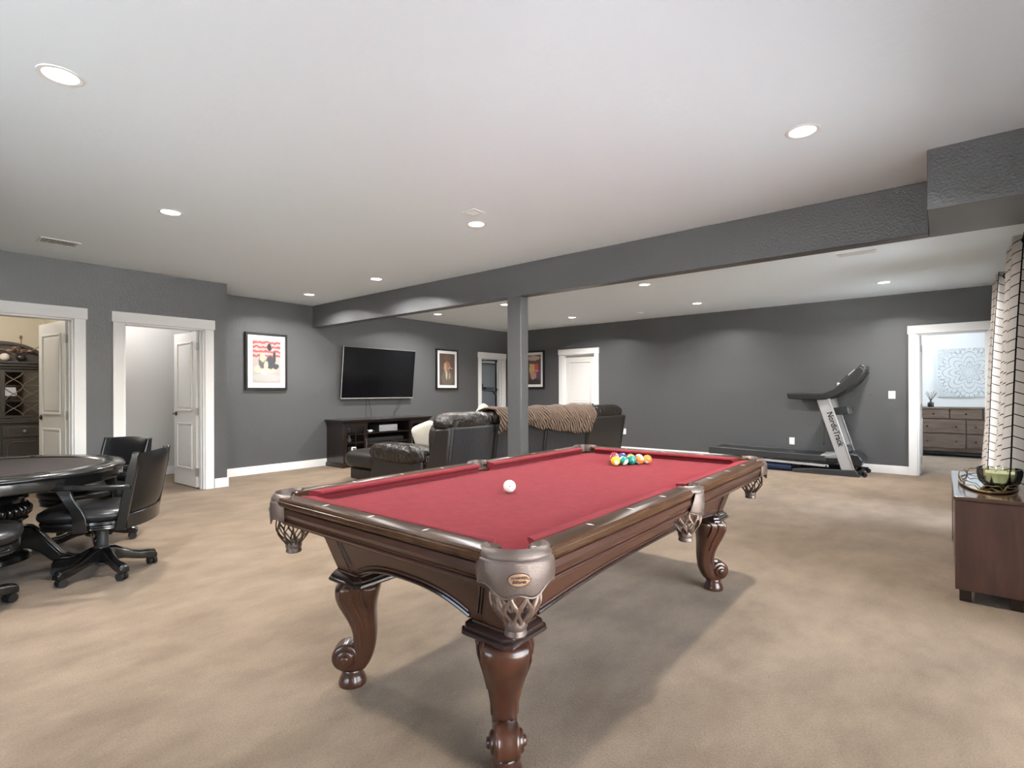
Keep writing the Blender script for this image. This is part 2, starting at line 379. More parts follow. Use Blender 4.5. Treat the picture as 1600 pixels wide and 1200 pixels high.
# daylight openings: frames, panes, portal lamps
def window(i, axis, s, e, z0, z1, c, n):
    w = sempty('window_%d' % i)
    f = MB(); g = MB(); t = .06
    def bx(mb, a, b, za, zb, d0, d1):
        if axis == 'x': mb.box(a, b, c+d0, c+d1, za, zb)
        else: mb.box(c+d0, c+d1, a, b, za, zb)
    bx(f, s, s+t, z0, z1, -.10, -.04); bx(f, e-t, e, z0, z1, -.10, -.04); bx(f, s+t, e-t, z0, z0+t, -.10, -.04); bx(f, s+t, e-t, z1-t, z1, -.10, -.04)
    for k in range(1, n):
        x = s+(e-s)*k/n; bx(f, x-.03, x+.03, z0+t, z1-t, -.095, -.045)
    obj('window_frame', f, white_m, w, bevel=.004)
    for k in range(n):
        a = s+(e-s)*k/n; g = MB(); bx(g, a+.03, a+(e-s)/n-.03, z0+.03, z1-.03, -.074, -.066); obj('pane', g, glass, w, smooth=False)
    L = bpy.data.lights.new('portal', 'AREA'); L.shape = 'RECTANGLE'; L.size = e-s; L.size_y = z1-z0
    L.cycles.is_portal = True
    lo = bpy.data.objects.new('window_portal', L); C.objects.link(lo)
    if axis == 'x': lo.location = ((s+e)/2, c-.12, (z0+z1)/2); lo.rotation_euler = (PI/2, 0, 0)
    else: lo.location = (c-.12, (s+e)/2, (z0+z1)/2); lo.rotation_euler = (PI/2, 0, -PI/2)
for i, (s, e, z0, z1) in enumerate(WIN): window(i+1, 'x', s, e, z0, z1, YR, 2)
for i, (s, e, z0, z1) in enumerate(ADDED_WNB): window(i+5, 'y', s, e, z0, z1, XN, 2)
bounce_m = mat('bounce_concrete', (.60, .60, .59), .9, var=(2.0, (.54, .54, .53), .35, .65))
o = struct('bounce_ground', MB().box(-14, 30, -26, YR-WT-.02, -.2, -.02).box(-26, XN-WT-.02, YR-WT-.02, 18, -.2, -.02), bounce_m)  # unseen ground added to bounce sunlight up onto the ceiling

# baseboards
bb = .125; bt = .016
def board(name, mbx): struct(name, mbx, white_m, bevel=.003)
board('baseboard_left', MB().box(XN, D1[0]-.105, YL-bt, YL, 0, bb).box(D1[1]+.115, D2[0]-.105, YL-bt, YL, 0, bb).box(D2[1]+.115, XC+bt, YL-bt, YL, 0, bb))
board('baseboard_return', MB().box(XC, XC+bt, YL+.0005, YT, 0, bb))
board('baseboard_back', MB().box(XC+bt, D3[0]-.115, YT-bt, YT, 0, bb))
board('baseboard_far', MB().box(XF-bt, XF, DC[1]+.105, D4[0]-.115, 0, bb).box(XF-bt, XF, D4[1]+.105, YT, 0, bb))
board('baseboard_near', MB().box(XN, XN+bt, YR, YL, 0, bb))

# ---------------------------------------------------------------- doors
def casing(parent, axis, c, s, e, zt, sgn, depth):
    """casing on the room face at c (sgn = direction into the room), jamb lining through depth"""
    w = .105; t = .022
    def bx(mb, a, b, za, zb, d0, d1):
        d0, d1 = sorted((c+d0*sgn, c+d1*sgn))
        if axis == 'x': mb.box(a, b, d0, d1, za, zb)
        else: mb.box(d0, d1, a, b, za, zb)
    for nm, a, b, za, zb, th in (('side_casing', s-w, s, 0, zt, t), ('side_casing', e, e+w, 0, zt, t), ('head_casing', s-w-.014, e+w+.014, zt, zt+.125, t+.008)):
        m = MB(); bx(m, a, b, za, zb, 0, th); obj(nm, m, white_m, parent, bevel=.003)
    m = MB(); bx(m, s-.001, s+.02, 0, zt, .002, -depth-.002); bx(m, e-.02, e+.001, 0, zt, .002, -depth-.002); bx(m, s, e, zt-.02, zt+.001, .002, -depth-.002)
    bx(m, s+.02, s+.032, 0, zt-.02, -.05, -.085); bx(m, e-.032, e-.02, 0, zt-.02, -.05, -.085)
    obj('jamb', m, white_m, parent, bevel=.002)
def leaf(parent, loc, rz, w, h, handle_side=1, hinges=True):
    """door leaf: hinge edge at local x=0, runs along +x, thickness along y, centred; two raised panels a side"""
    L = obj('leaf', MB().box(0, w, -.018, .018, .012, h), door_m, parent, bevel=.002)
    L.location = loc; L.rotation_euler = (0, 0, rz)
    st = .115
    for (z0, z1) in ((.24, .86), (1.02, h-.13)):
        for sg in (-1, 1):
            y0 = .018*sg
            m = MB()
            # moulding frame
            for (a, b, c_, d) in ((st, w-st, z0, z0+.022), (st, w-st, z1-.022, z1), (st, st+.022, z0, z1), (w-st-.022, w-st, z0, z1)):
                m.box(a, b, min(y0, y0+.013*sg), max(y0, y0+.013*sg), c_, d)
            obj('panel_moulding', m, door_m, L, bevel=.004)
            m = MB().box(st+.045, w-st-.045, min(y0, y0+.007*sg), max(y0, y0+.007*sg), z0+.045, z1-.045)
            obj('panel', m, door_m, L, bevel=.005)
    m = MB()
    for sg in (-1, 1):
        m.cyl((w-.07, .018*sg, .98), (w-.07, .026*sg, .98), .03, 16)
        m.cyl((w-.07, .026*sg, .98), (w-.07, .06*sg, .98), .01, 10)
        m.tube([(w-.07, .058*sg, .98), (w-.12, .06*sg, .984), (w-.18, .058*sg, .975)], .009, 8)
    obj('handle', m, bronze, L)
    if hinges:
        for z in (.22, 1.02, h-.2):
            obj('hinge', MB().box(-.028, .003, -.02, .03, z-.05, z+.05).cyl((-.014, .026, z-.052), (-.014, .026, z+.052), .008, 8), steel, L)
    return L
d = sempty('door_1'); casing(d, 'x', YL, D1[0], D1[1], OPH, -1, WT); leaf(d, (1.335, YL+WT+.02, 0), math.atan2(.72, -.115), .74, 2.085)
d = sempty('door_2'); casing(d, 'x', YL, D2[0], D2[1], OPH, -1, WT); leaf(d, (2.672, YL+WT+.02, 0), math.radians(93), .70, 2.085)
d = sempty('door_3'); casing(d, 'x', YT, D3[0], D3[1], OPH-.03, -1, WT)
obj('strike_plate', MB().box(D3[1]-.024, D3[1]-.0195, YT+.05, YT+.08, .93, 1.0), bronze, d)
d = sempty('door_4'); casing(d, 'y', XF, D4[0], D4[1], OPH, -1, WT)
leaf(d, (XF+.085, D4[1]-.022, 0), -PI/2, D4[1]-D4[0]-.044, 2.075)
d = sempty('door_5'); casing(d, 'y', XF, DC[0], DC[1], OPH+.02, -1, WT)
leaf(d, (XF+WT+.03, DC[1]-.03, 0), math.radians(3.4), .76, 2.10)

# ---------------------------------------------------------------- rooms beyond the doors
# dining room beyond the first door
struct('wall_dining_back', MB().box(-1.6, 1.62, 10.75, 10.85, 0, H), beige_wall)
struct('wall_dining_side', MB().box(1.62, 1.72, YL+WT, 10.85, 0, H), beige_wall)
struct('wall_dining_left', MB().box(-1.7, -1.6, YL+WT, 10.85, 0, H), beige_wall)
# closet beyond the second door
struct('wall_closet_back', MB().box(1.72, 3.25, 9.32, 9.42, 0, H), closet_wall)
struct('wall_closet_side', MB().box(3.15, 3.25, YT+WT, 9.32, 0, H), closet_wall)
struct('wall_closet_left', MB().box(1.722, 1.76, YL+WT, 9.32, 0, H), closet_wall)
board('baseboard_closet', MB().box(1.76, 3.15, 9.305, 9.32, 0, bb))
# gym beyond the third door
struct('wall_gym_back', MB().box(7.0, 14.1, 11.6, 11.7, 0, H), gym_wall)
struct('wall_gym_left', MB().box(7.0, 7.1, YT+WT, 11.6, 0, H), gym_wall)
struct('wall_gym_right', MB().box(14.0, 14.1, YT+WT, 11.6, 0, H), gym_wall)
struct('gym_soffit', MB().box(7.1, 14.0, 11.0, 11.6, 2.18, H), gym_wall)
# bedroom beyond the right-hand door
struct('wall_bedroom_back', MB().box(13.55, 13.65, -2.5, 2.0, 0, H), room_wall)
struct('wall_bedroom_left', MB().box(XF+WT, 13.55, 1.9, 2.0, 0, H), room_wall)
struct('wall_bedroom_right', wall_holes(MB(), 'x', -2.5, -2.4, XF+WT, 13.55, [(10.6, 13.0, .6, 2.2)]), room_wall)
struct('wall_outer', MB().box(XF+WT-.12, XF+WT, -2.5, YR-WT, 0, H), room_wall)
window(6, 'x', 10.6, 13.0, .6, 2.2, -2.4, 2)
board('baseboard_bedroom', MB().box(13.534, 13.55, -2.4, 1.9, 0, bb))

# ---------------------------------------------------------------- recessed lamps
lens_m = mat('lamp_lens', (1, 1, 1), .5, emit=((1, .97, .93), 9.0))
def downlight(x, y, label):
    t = thing('recessed_light', label, 'ceiling light', (x, y, H), 0, 'recessed ceiling lights')
    ring = MB().lathe([(.066, -.0005), (.068, -.004), (.080, -.0065), (.087, -.004), (.088, -.0005)], 36)
    obj('trim_ring', ring, plastic_w, t)
    obj('lens', MB().lathe([(.0665, -.0005), (.0665, -.0025), (.03, -.0035), (.002, -.0035)], 32), lens_m, t)
    L = bpy.data.lights.new('lamp', 'AREA'); L.shape = 'DISK'; L.size = .13; L.energy = LAMP_W; L.color = (1, .975, .945)
    L.spread = math.radians(150)
    lo = bpy.data.objects.new('lamp_light', L); C.objects.link(lo); lo.parent = t; lo.location = (0, 0, -.008)
for x, y, lab in (
    (.53, 3.143, 'round recessed light nearest the viewer at far left, over the card table side'),
    (1.50, 4.84, 'round recessed light above the dining room doorway, beside the square vent'),
    (3.32, 3.143, 'round recessed light over the pool table, just below the small vent'),
    (4.09, 5.66, 'round recessed light in front of the television, close to the beam'),
    (4.09, 7.32, 'small recessed light nearest the framed red-striped print'),
    (3.32, .606, 'large recessed light on the right above the soffit end of the beam'),
    (6.68, 7.33, 'recessed light behind the beam, leftmost and over the television'),
    (6.68, 5.67, 'recessed light behind the beam, half hidden by the post'),
    (8.70, 5.64, 'recessed light just right of the post near the far wall'),
    (8.67, 3.15, 'recessed light in the middle of the far wall, right of the smoke detector'),
    (8.65, .606, 'recessed light above the treadmill and light switch')):
    downlight(x, y, lab)
downlight(6.68, 3.15, 'recessed light behind the beam over the middle of the floor, hidden by the beam')

# unseen dome lamps light the rooms beyond; the bedroom one is added for brightness
def room_lamp(x, y, w, col, lab, z=H):
    t = thing('ceiling_lamp', lab, 'ceiling light', (x, y, z), 0)
    obj('glass_dome', MB().lathe([(.13, -.002), (.13, -.03), (.10, -.06), (.04, -.075), (.002, -.077)], 24), lens_m, t)
    L = bpy.data.lights.new('lamp', 'POINT'); L.energy = w; L.color = col; L.shadow_soft_size = .1
    lo = bpy.data.objects.new('lamp_light', L); C.objects.link(lo); lo.parent = t; lo.location = (0, 0, -.16)
room_lamp(.4, 9.2, 75, (1, .90, .76), 'round dome lamp on the dining room ceiling')
room_lamp(2.2, 8.6, 30, (1, .95, .90), 'round dome lamp on the closet ceiling')
room_lamp(12.3, .8, 85, (.93, .97, 1), 'added round dome lamp brightening the bedroom, out of view')
room_lamp(9.6, 10.0, 30, (1, .97, .94), 'round dome lamp on the exercise room ceiling')

# ceiling vents and detector
def vent(x, y, w, d, rz, lab, n):
    t = thing('ceiling_vent', lab, 'vent', (x, y, H), rz)
    f = MB()
    f.box(-w/2, w/2, -d/2, -d/2+.022, -.007, -.0005).box(-w/2, w/2, d/2-.022, d/2, -.007, -.0005).box(-w/2, -w/2+.022, -d/2+.022, d/2-.022, -.007, -.0005).box(w/2-.022, w/2, -d/2+.022, d/2-.022, -.007, -.0005)
    obj('frame', f, plastic_w, t, bevel=.001)
    obj('backing', MB().box(-w/2+.02, w/2-.02, -d/2+.02, d/2-.02, -.002, -.0004), plastic_g, t)
    for k in range(n):
        x0 = -w/2+.026+(w-.052)*(k+.5)/n
        obj('slat', MB().at(x0, 0, -.006, 0, 0, .7).box(-.005, .005, -d/2+.022, d/2-.022, -.0006, .0006), plastic_w, t, smooth=False)
vent(1.10, 6.62, .30, .22, 0, 'square four-way ceiling vent near the wall with doors', 14)
vent(3.08, 2.95, .13, .13, 0, 'small square vent beside the light over the pool table', 8)
vent(6.63, .70, .14, .36, 0, 'long louvred ceiling vent behind the soffit', 8)
t = thing('smoke_detector', 'small white round smoke detector on the ceiling near the far wall', 'smoke detector', (8.97, 4.32, H))
obj('housing', MB().lathe([(.065, -.0005), (.065, -.018), (.055, -.03), (.03, -.036), (.002, -.036)], 24), plastic_w, t)
obj('mounting_base', MB().lathe([(.075, -.0004), (.075, -.008), (.066, -.009), (.06, -.0004)], 24), plastic_w, t)

# wall plates
def plate(name, cat, lab, x, y, z, axis, w=.075, h=.118, rocker=True):
    t = thing(name, lab, cat, (x, y, z), 0)
    if axis == 'x':    # on a wall facing -x
        obj('cover_plate', MB().box(-.007, 0, -w/2, w/2, -h/2, h/2), plastic_w, t, bevel=.002)
        if rocker: obj('rocker', MB().box(-.011, -.006, -.017, .017, -.034, .034), plastic_w, t, bevel=.002)
        else:
            for s in (-1, 1): obj('socket', MB().box(-.010, -.006, -.016, .016, s*.022-.014, s*.022+.014), plastic_w, t, bevel=.003)
    return t
plate('light_switch', 'light switch', 'white rocker light switch between treadmill and bedroom door', XF, .594, 1.208, 'x', .088, .12)
plate('wall_outlet', 'outlet', 'white outlet on the dark wall behind the treadmill deck', XF, 1.971, .422, 'x', .08, .12, False)
plate('wall_outlet', 'outlet', 'white outlet low on the wall past the end of the sofa', XF, 5.11, .44, 'x', .08, .12, False)
t = thing('return_air_grille', 'white louvred grille low on the wall left of the gym doorway', 'vent', (8.37, YT, .72), 0)
obj('frame', MB().box(-.22, .22, -.01, 0, .07, .10).box(-.22, .22, -.01, 0, -.10, -.07).box(-.22, -.19, -.01, 0, -.07, .07).box(.19, .22, -.01, 0, -.07, .07), plastic_w, t, bevel=.002)
for k in range(6): obj('slat', MB().at(0, -.005, -.058+k*.0235, 0, .6).box(-.19, .19, -.009, .009, -.0012, .0012), plastic_w, t, smooth=False)
tag(obj('wall_hook', MB().cyl((0, 0, 0), (-.012, 0, 0), .008, 10), plastic_b), 'tiny black dot of a wall plug between treadmill console and switch', 'wall plug').location = (XF, .865, 1.21)

# ================================================================= POOL TABLE
PX, PY, PROT = 2.36, 1.565, math.radians(.5)
T = thing('pool_table', 'carved mahogany pool table with burgundy felt and leather net pockets', 'pool table', (PX, PY, 0), PROT)
ZC, ZR = .787, .832          # cloth, top of rail
NX, NY = 1.175, .575         # nose of cushions (half sizes)
OX, OY = 1.312, .712         # outer edge of rails
# slate bed with pocket holes cut into its outline
HC, HR, SR = (NX+.042, NY+.042), .064, .058
def bed_outline():
    bx, by = NX+.045, NY+.045
    p = []
    def notch(cx, cy, r, a0, a1):
        p.extend(arc(cx, cy, r, a0, a1, 10))
    # corners: concave arcs, walk counter-clockwise from the +x side
    notch(HC[0], HC[1], HR, math.radians(-88), math.radians(-182))
    notch(0, NY+.062, SR, math.radians(-17), math.radians(-163))
    notch(-HC[0], HC[1], HR, math.radians(2), math.radians(-92))
    notch(-HC[0], -HC[1], HR, math.radians(92), math.radians(-2))
    notch(0, -NY-.062, SR, math.radians(163), math.radians(17))
    notch(HC[0], -HC[1], HR, math.radians(182), math.radians(88))
    return p
obj('playing_cloth', MB().prism(bed_outline(), ZC-.03, ZC), felt, T, recalc=True)
# cushions: profile (distance outward from nose, z)
CP = [(.0, ZC+.031), (.004, ZC+.040), (.046, ZR), (.052, ZR-.002), (.052, ZC-.012), (.030, ZC-.012), (.022, ZC+.016)]
def cushion(p0, p1, out, c0, c1):
    """straight cushion from nose point p0 to p1; out = unit outward normal; c0/c1 = how much the back end is set back"""
    p0, p1, out = Vector((*p0, 0)), Vector((*p1, 0)), Vector((*out, 0)); d = (p1-p0).normalized(); rings = []
    for base, c, sg in ((p0, c0, -1), (p1, c1, 1)):
        rings.append([tuple(base+out*a+d*sg*c*(a/.052)+Vector((0, 0, z))) for a, z in CP])
    m = MB().loft(rings); obj('cushion', m, felt, T, bevel=.0015)
cc, sc = .068, .066
for sy in (-1, 1):
    cushion((-NX+cc, sy*NY), (-sc, sy*NY), (0, sy), .034, .014)
    cushion((sc, sy*NY), (NX-cc, sy*NY), (0, sy), .014, .034)
for sx in (-1, 1): cushion((sx*NX, -NY+cc), (sx*NX, NY-cc), (sx, 0), .034, .034)
# wooden rails with inlaid sights
def rail(x0, x1, y0, y1, sights, axis):
    m = MB()
    r = .03
    def rr(a0, a1, b0, b1, z, e):
        a0 += e; a1 -= e; b0 += e; b1 -= e; pts = []
        for cx, cy, s in ((a1-r, b1-r, 0), (a0+r, b1-r, 1), (a0+r, b0+r, 2), (a1-r, b0+r, 3)):
            pts += [(cx+r*math.cos(s*PI/2+k*PI/8), cy+r*math.sin(s*PI/2+k*PI/8), z) for k in range(5)]
        return pts
    z = ZR
    m.loft([rr(x0, x1, y0, y1, zz, e) for zz, e in ((z-.034, .004), (z-.026, .0), (z-.014, .0), (z-.012, .004), (z-.006, .004), (z-.001, .008), (z, .012))])
    R = obj('rail', m, rail_wood, T, angle=.3)
    for (sx, sy) in sights:
        q = MB(); a, b = (.016, .0055) if axis == 'y' else (.0055, .016)
        q.loft([[(sx+a*c, sy+b*s, zz) for c, s in ((1, 0), (.35, .6), (0, 1), (-.35, .6), (-1, 0), (-.35, -.6), (0, -1), (.35, -.6))] for zz in (z-.002, z+.0006)])
        obj('sight', q, pearl, R)
    return R
SP = NX/4; sgy = NY+.088
for sy in (-1, 1):
    y0, y1 = sorted((sy*(NY+.051), sy*OY))
    rail(-OX+.115, -.052, y0, y1, [(-NX+SP*k, sy*sgy) for k in (1, 2, 3)], 'x')
    rail(.052, OX-.115, y0, y1, [(SP*k, sy*sgy) for k in (1, 2, 3)], 'x')
for sx in (-1, 1):
    x0, x1 = sorted((sx*(NX+.051), sx*OX))
    rail(x0, x1, -OY+.115, OY-.115, [(sx*(NX+.088), NY*k/2) for k in (-1, 0, 1)], 'y')
# moulded apron below the rails: profile (inset from outer edge, z)
AP = [(.010, ZR-.034), (.022, ZR-.036), (.022, ZR-.044), (.014, ZR-.046), (.012, ZR-.066), (.018, ZR-.080), (.028, ZR-.090), (.028, ZR-.095), (.022, ZR-.097), (.020, ZR-.102), (.024, ZR-.107), (.036, ZR-.109), (.042, ZR-.118), (.042, ZR-.122), (.10, ZR-.122), (.10, ZR-.034)]
for sy in (-1, 1):
    rings = [[(sx*(OX-.10), sy*(OY-a), z) for a, z in AP] for sx in (-1, 1)]
    obj('apron', MB().loft(rings), table_wood, T, angle=.5)
for sx in (-1, 1):
    rings = [[(sx*(OX-a), sy*(OY-.10), z) for a, z in AP] for sy in (-1, 1)]
    o = obj('apron', MB().loft(rings), table_wood, T, angle=.5)
# tapered cabinet: four panels with arched lower edges
TX, TY, BX, BY, ZT_, ZB = 1.150, .545, 1.088, .478, ZR-.120, .498
def panel(axis, sg):
    L1 = TX if axis == 'y' else TY; L0 = BX if axis == 'y' else BY
    o1 = TY if axis == 'y' else TX; o0 = BY if axis == 'y' else BX
    rise = .062 if axis == 'x' else .045; span = L0-.16
    N = 28; th = .03
    def P(u, z, off):   # u along, z height, off inward
        k = (z-ZB)/(ZT_-ZB); d = sg*(o0+(o1-o0)*k-off)
        return (u, d, z) if axis == 'y' else (d, u, z)
    def low(u):
        t = min(1, abs(u)/span); return ZB+rise*(1-t**2.6) if abs(u) < span else ZB
    m = MB(); rings = []
    for i in range(N+1):
        f = -1+2*i/N; zl = low(f*L0)
        rings.append([P(f*(L0+(L1-L0)*(zl-ZB)/(ZT_-ZB)), zl, 0), P(f*L1, ZT_, 0), P(f*L1, ZT_, th), P(f*(L0+(L1-L0)*(zl-ZB)/(ZT_-ZB)), zl, th)])
    m.loft(rings); p = obj('cabinet_panel', m, table_wood, T, angle=.5)
    # bead along the arch, bead frame beside the corner
    for dz, r in ((.012, .0085), (.030, .005)):
        q = MB().tube([P(f*span, low(f*span)+dz, -.001) for f in [-1+2*i/28 for i in range(29)]], r, 8, flat=r)
        obj('bead', q, cap_wood if dz < .02 else table_wood, p)
    for s in (-1, 1):
        q = MB()
        for off in (.105, .118):
            b0 = P(s*(L0-off), ZB+.035, -.001); b1 = P(s*(L1-off), ZT_-.004, -.001); q.tube([b0, b1], .0045, 6)
        obj('bead', q, cap_wood, p)
        c = MB(); a0, a1 = s*(L0-.012), s*(L0-.10); c0, c1 = s*(L1-.012), s*(L1-.10)
        v = [P(a0, ZB+.006, -.005), P(a1, ZB+.006, -.005), P(c1, ZT_, -.005), P(c0, ZT_, -.005)]
        w_ = [P(a0, ZB+.006, .004), P(a1, ZB+.006, .004), P(c1, ZT_, .004), P(c0, ZT_, .004)]
        c.loft([v, w_]); obj('corner_post', c, table_wood, p, bevel=.002)
for sg in (-1, 1): panel('y', sg); panel('x', sg)
# legs
def make_leg(sx, sy):
    cx, cy = sx*1.012, sy*.402
    lg = bpy.data.objects.new('leg', None); C.objects.link(lg); lg.parent = T; lg.location = (cx, cy, 0); lg.rotation_euler = (0, 0, math.atan2(sy, sx)); lg.empty_display_size = .05
    # local x = outward diagonal.  cap block square to the table
    m = MB(); m.M = Matrix.Rotation(-math.atan2(sy, sx), 4, 'Z')
    def sq(h, z, c=.022):
        return [(h, h-c, z), (h-c, h, z), (-h+c, h, z), (-h, h-c, z), (-h, -h+c, z), (-h+c, -h, z), (h-c, -h, z), (h, -h+c, z)]
    m.loft([sq(h, z) for h, z in ((.088, .505), (.088, .497), (.094, .495), (.104, .485), (.106, .478), (.104, .474), (.112, .470), (.114, .462), (.110, .456), (.100, .452), (.094, .448))])
    obj('leg_cap', m, cap_wood, lg, angle=.5)
    # cabriole shaft
    st = [(.452, .010, .090, .090), (.43, .018, .096, .094), (.40, .024, .094, .090), (.365, .024, .085, .081), (.33, .018, .073, .072), (.29, .006, .062, .063), (.25, -.004, .054, .054),
          (.21, -.009, .049, .048), (.17, -.007, .048, .045), (.13, .006, .052, .044), (.09, .026, .054, .044), (.055, .046, .048, .044)]
    rings = []
    for z, d, t_, w in st:
        ring = []
        for k in range(28):
            a = 2*PI*k/28; ca, sa = math.cos(a), math.sin(a)
            e = .62; x = math.copysign(abs(ca)**e, ca)*t_; y = math.copysign(abs(sa)**e, sa)*w
            # fluted sides
            y *= 1-.07*math.exp(-((x/t_-.35)/.16)**2)-.05*math.exp(-((x/t_+.35)/.14)**2)
            x *= 1+.05*math.exp(-(y/(w*.5))**2)*(1 if ca > 0 else 0)
            ring.append((d+x, y, z))
        rings.append(ring)
    obj('leg_shaft', MB().loft(rings), leg_wood, lg, subsurf=1, angle=1.2)
    # carved leaf ridges on the knee sides
    m = MB()
    for s in (-1, 1):
        m.tube([(.060, s*.070, .452), (.085, s*.076, .425), (.085, s*.077, .395), (.068, s*.070, .36), (.048, s*.060, .32), (.026, s*.050, .27), (.012, s*.042, .22), (.012, s*.040, .18)], .008, 8)
        m.tube([(.022, s*.086, .452), (.040, s*.091, .428), (.040, s*.088, .40), (.026, s*.078, .36), (.008, s*.066, .315), (-.006, s*.054, .26)], .0075, 8)
        m.tube([(-.020, s*.088, .452), (-.004, s*.093, .425), (-.008, s*.088, .39), (-.022, s*.076, .35)], .007, 8)
    obj('carved_leaf', m, leg_wood, lg)
    # scroll: stepped volute, axis across
    m = MB(); m.M = Matrix.Translation((.072, 0, .125)) @ Matrix.Rotation(PI/2, 4, 'X')
    m.lathe([(.002, -.066), (.014, -.066), (.018, -.062), (.019, -.056), (.032, -.055), (.037, -.050), (.038, -.043), (.050, -.042), (.057, -.036), (.058, -.028), (.054, -.020), (.058, -.010), (.055, 0),
             (.058, .010), (.054, .020), (.058, .028), (.057, .036), (.050, .042), (.038, .043), (.037, .050), (.032, .055), (.019, .056), (.018, .062), (.014, .066), (.002, .066)], 32)
    obj('scroll', m, leg_wood, lg, angle=.9)
    m = MB().lathe([(.042, .066), (.046, .058), (.044, .048), (.052, .034), (.060, .012), (.058, .0), (.002, .0)], 28, .048, 0)
    obj('foot', m, leg_wood, lg, angle=.9)
for sx in (-1, 1):
    for sy in (-1, 1): make_leg(sx, sy)
# pockets
def pocket(cx, cy, ang, half, R, side=False):
    p = bpy.data.objects.new('pocket', None); C.objects.link(p); p.parent = T; p.location = (cx, cy, 0); p.rotation_euler = (0, 0, ang); p.empty_display_size = .04
    # local +x points outward. padded lip: swept band
    ea, eb = (.084, .105) if not side else (.086, .085)
    def RO(a): return 1/math.sqrt((math.cos(a)/ea)**2+(math.sin(a)/eb)**2)
    def off_x(a): return 0
    n = 26; m = MB(); rings = []
    for i in range(n+1):
        a = -half+2*half*i/n; k = 1.0-.10*abs(a/half)**3
        ri, ro = HR-.004 if not side else SR-.004, RO(a)
        prof = [(ri, ZC-.03), (ri+.002, ZR-.014), (ri+.012, ZR+.002), ((ri+ro)/2, ZR+.010), (ro-.010, ZR+.006), (ro+.001, ZR-.006), (ro+.003, ZR-.018), (ro-.004, ZR-.030), (ro-.012, ZR-.032), (ri+.012, ZC-.03)]
        rings.append([(r*math.cos(a), r*math.sin(a), z) for r, z in prof])
    m.loft(rings); obj('pocket_lip', m, pocket_leather, p, angle=1.0)
    # hanging shield with scalloped hem
    fh = math.radians(88) if not side else .92
    def fl(u, v):
        a = -fh+2*fh*u
        hem = .086+.016*math.cos(PI*(2*u-1))*1.0-.008*math.cos(3*PI*(2*u-1)) if not side else .108-.018*abs(2*u-1)
        r = RO(a)+.003+.004*math.sin(v*PI)
        if side: a *= (.62+.38*v)
        return (r*math.cos(a), r*math.sin(a), ZR-.018-hem*v)
    sh = obj('shield', MB().grid(fl, 28, 8), pocket_leather, p, solid=.004)
    pts = [fl(i/28, .985) for i in range(29)]
    obj('shield_hem', MB().tube([(x*1.012, y*1.012, z) for x, y, z in pts], .0028, 6), pocket_leather, p)
    # oval badge
    R = ea; bz = ZR-.066 if not side else ZR-.085; bw = .031 if not side else .018
    def ov(u, v):
        a = 2*PI*u; rr = v; y = bw*rr*math.cos(a); zz = .018*rr*math.sin(a)
        ay = math.asin(y/eb); return (RO(ay)*math.cos(ay)+.0085, y, bz+zz)
    bd = obj('badge', MB().grid(ov, 28, 5), badge_m if not side else pocket_leather, p, solid=.002)
    obj('badge_rim', MB().tube([ov(i/28, 1) for i in range(29)], .0014, 6), ink_m, bd)
    if not side:
        M4 = Matrix.Translation((R+.0108, 0, bz+.006)) @ Matrix(((0, 0, 1), (1, 0, 0), (0, 1, 0))).to_4x4()
        text_obj('lettering', 'OLHAUSEN', .0095, ink_m, bd, M4)
        M4 = Matrix.Translation((R+.0108, 0, bz-.005)) @ Matrix(((0, 0, 1), (1, 0, 0), (0, 1, 0))).to_4x4()
        M4b = M4 @ Matrix(((1, .3, 0, 0), (0, 1, 0, 0), (0, 0, 1, 0), (0, 0, 0, 1)))
        text_obj('lettering', 'Billiards', .0125, ink_m, bd, M4b)
    # woven net: crossing straps on a bag shape
    off = .0 if not side else .012
    def bag(a, t):
        r = .060+.010*math.sin(min(1, t*1.1)*PI)-.028*max(0, (t-.5)/.5)**1.6
        return (off+r*math.cos(a), r*math.sin(a), ZC-.035-t*.135)
    m = MB(); K = 10
    for k in range(K):
        a0 = 2*PI*k/K
        for s in (-1, 1):
            pts = []
            for i in range(13):
                t_ = i/12; a = a0+s*(.5*(2*PI/K))*(1-math.cos(t_*PI*3.0))*.5
                x, y, z = bag(a, t_); pts.append((x, y, z))
            m.tube(pts, .0060, 6, flat=.0022)
    obj('net', m, pocket_net, p)
    zb = ZC-.035-.135
    m = MB().lathe([(.028, zb+.012), (.033, zb+.004), (.034, zb-.012), (.030, zb-.020), (.033, zb-.034), (.030, zb-.038), (.020, zb-.036), (.002, zb-.030)], 20, off, 0)
    obj('net_collar', m, pocket_leather, p)
for sx in (-1, 1):
    for sy in (-1, 1):
        pocket(sx*HC[0], sy*HC[1], math.atan2(sy, sx), math.radians(100), .124)
for sy in (-1, 1): pocket(0, sy*(NY+.062), sy*PI/2, math.radians(86), .083, True)

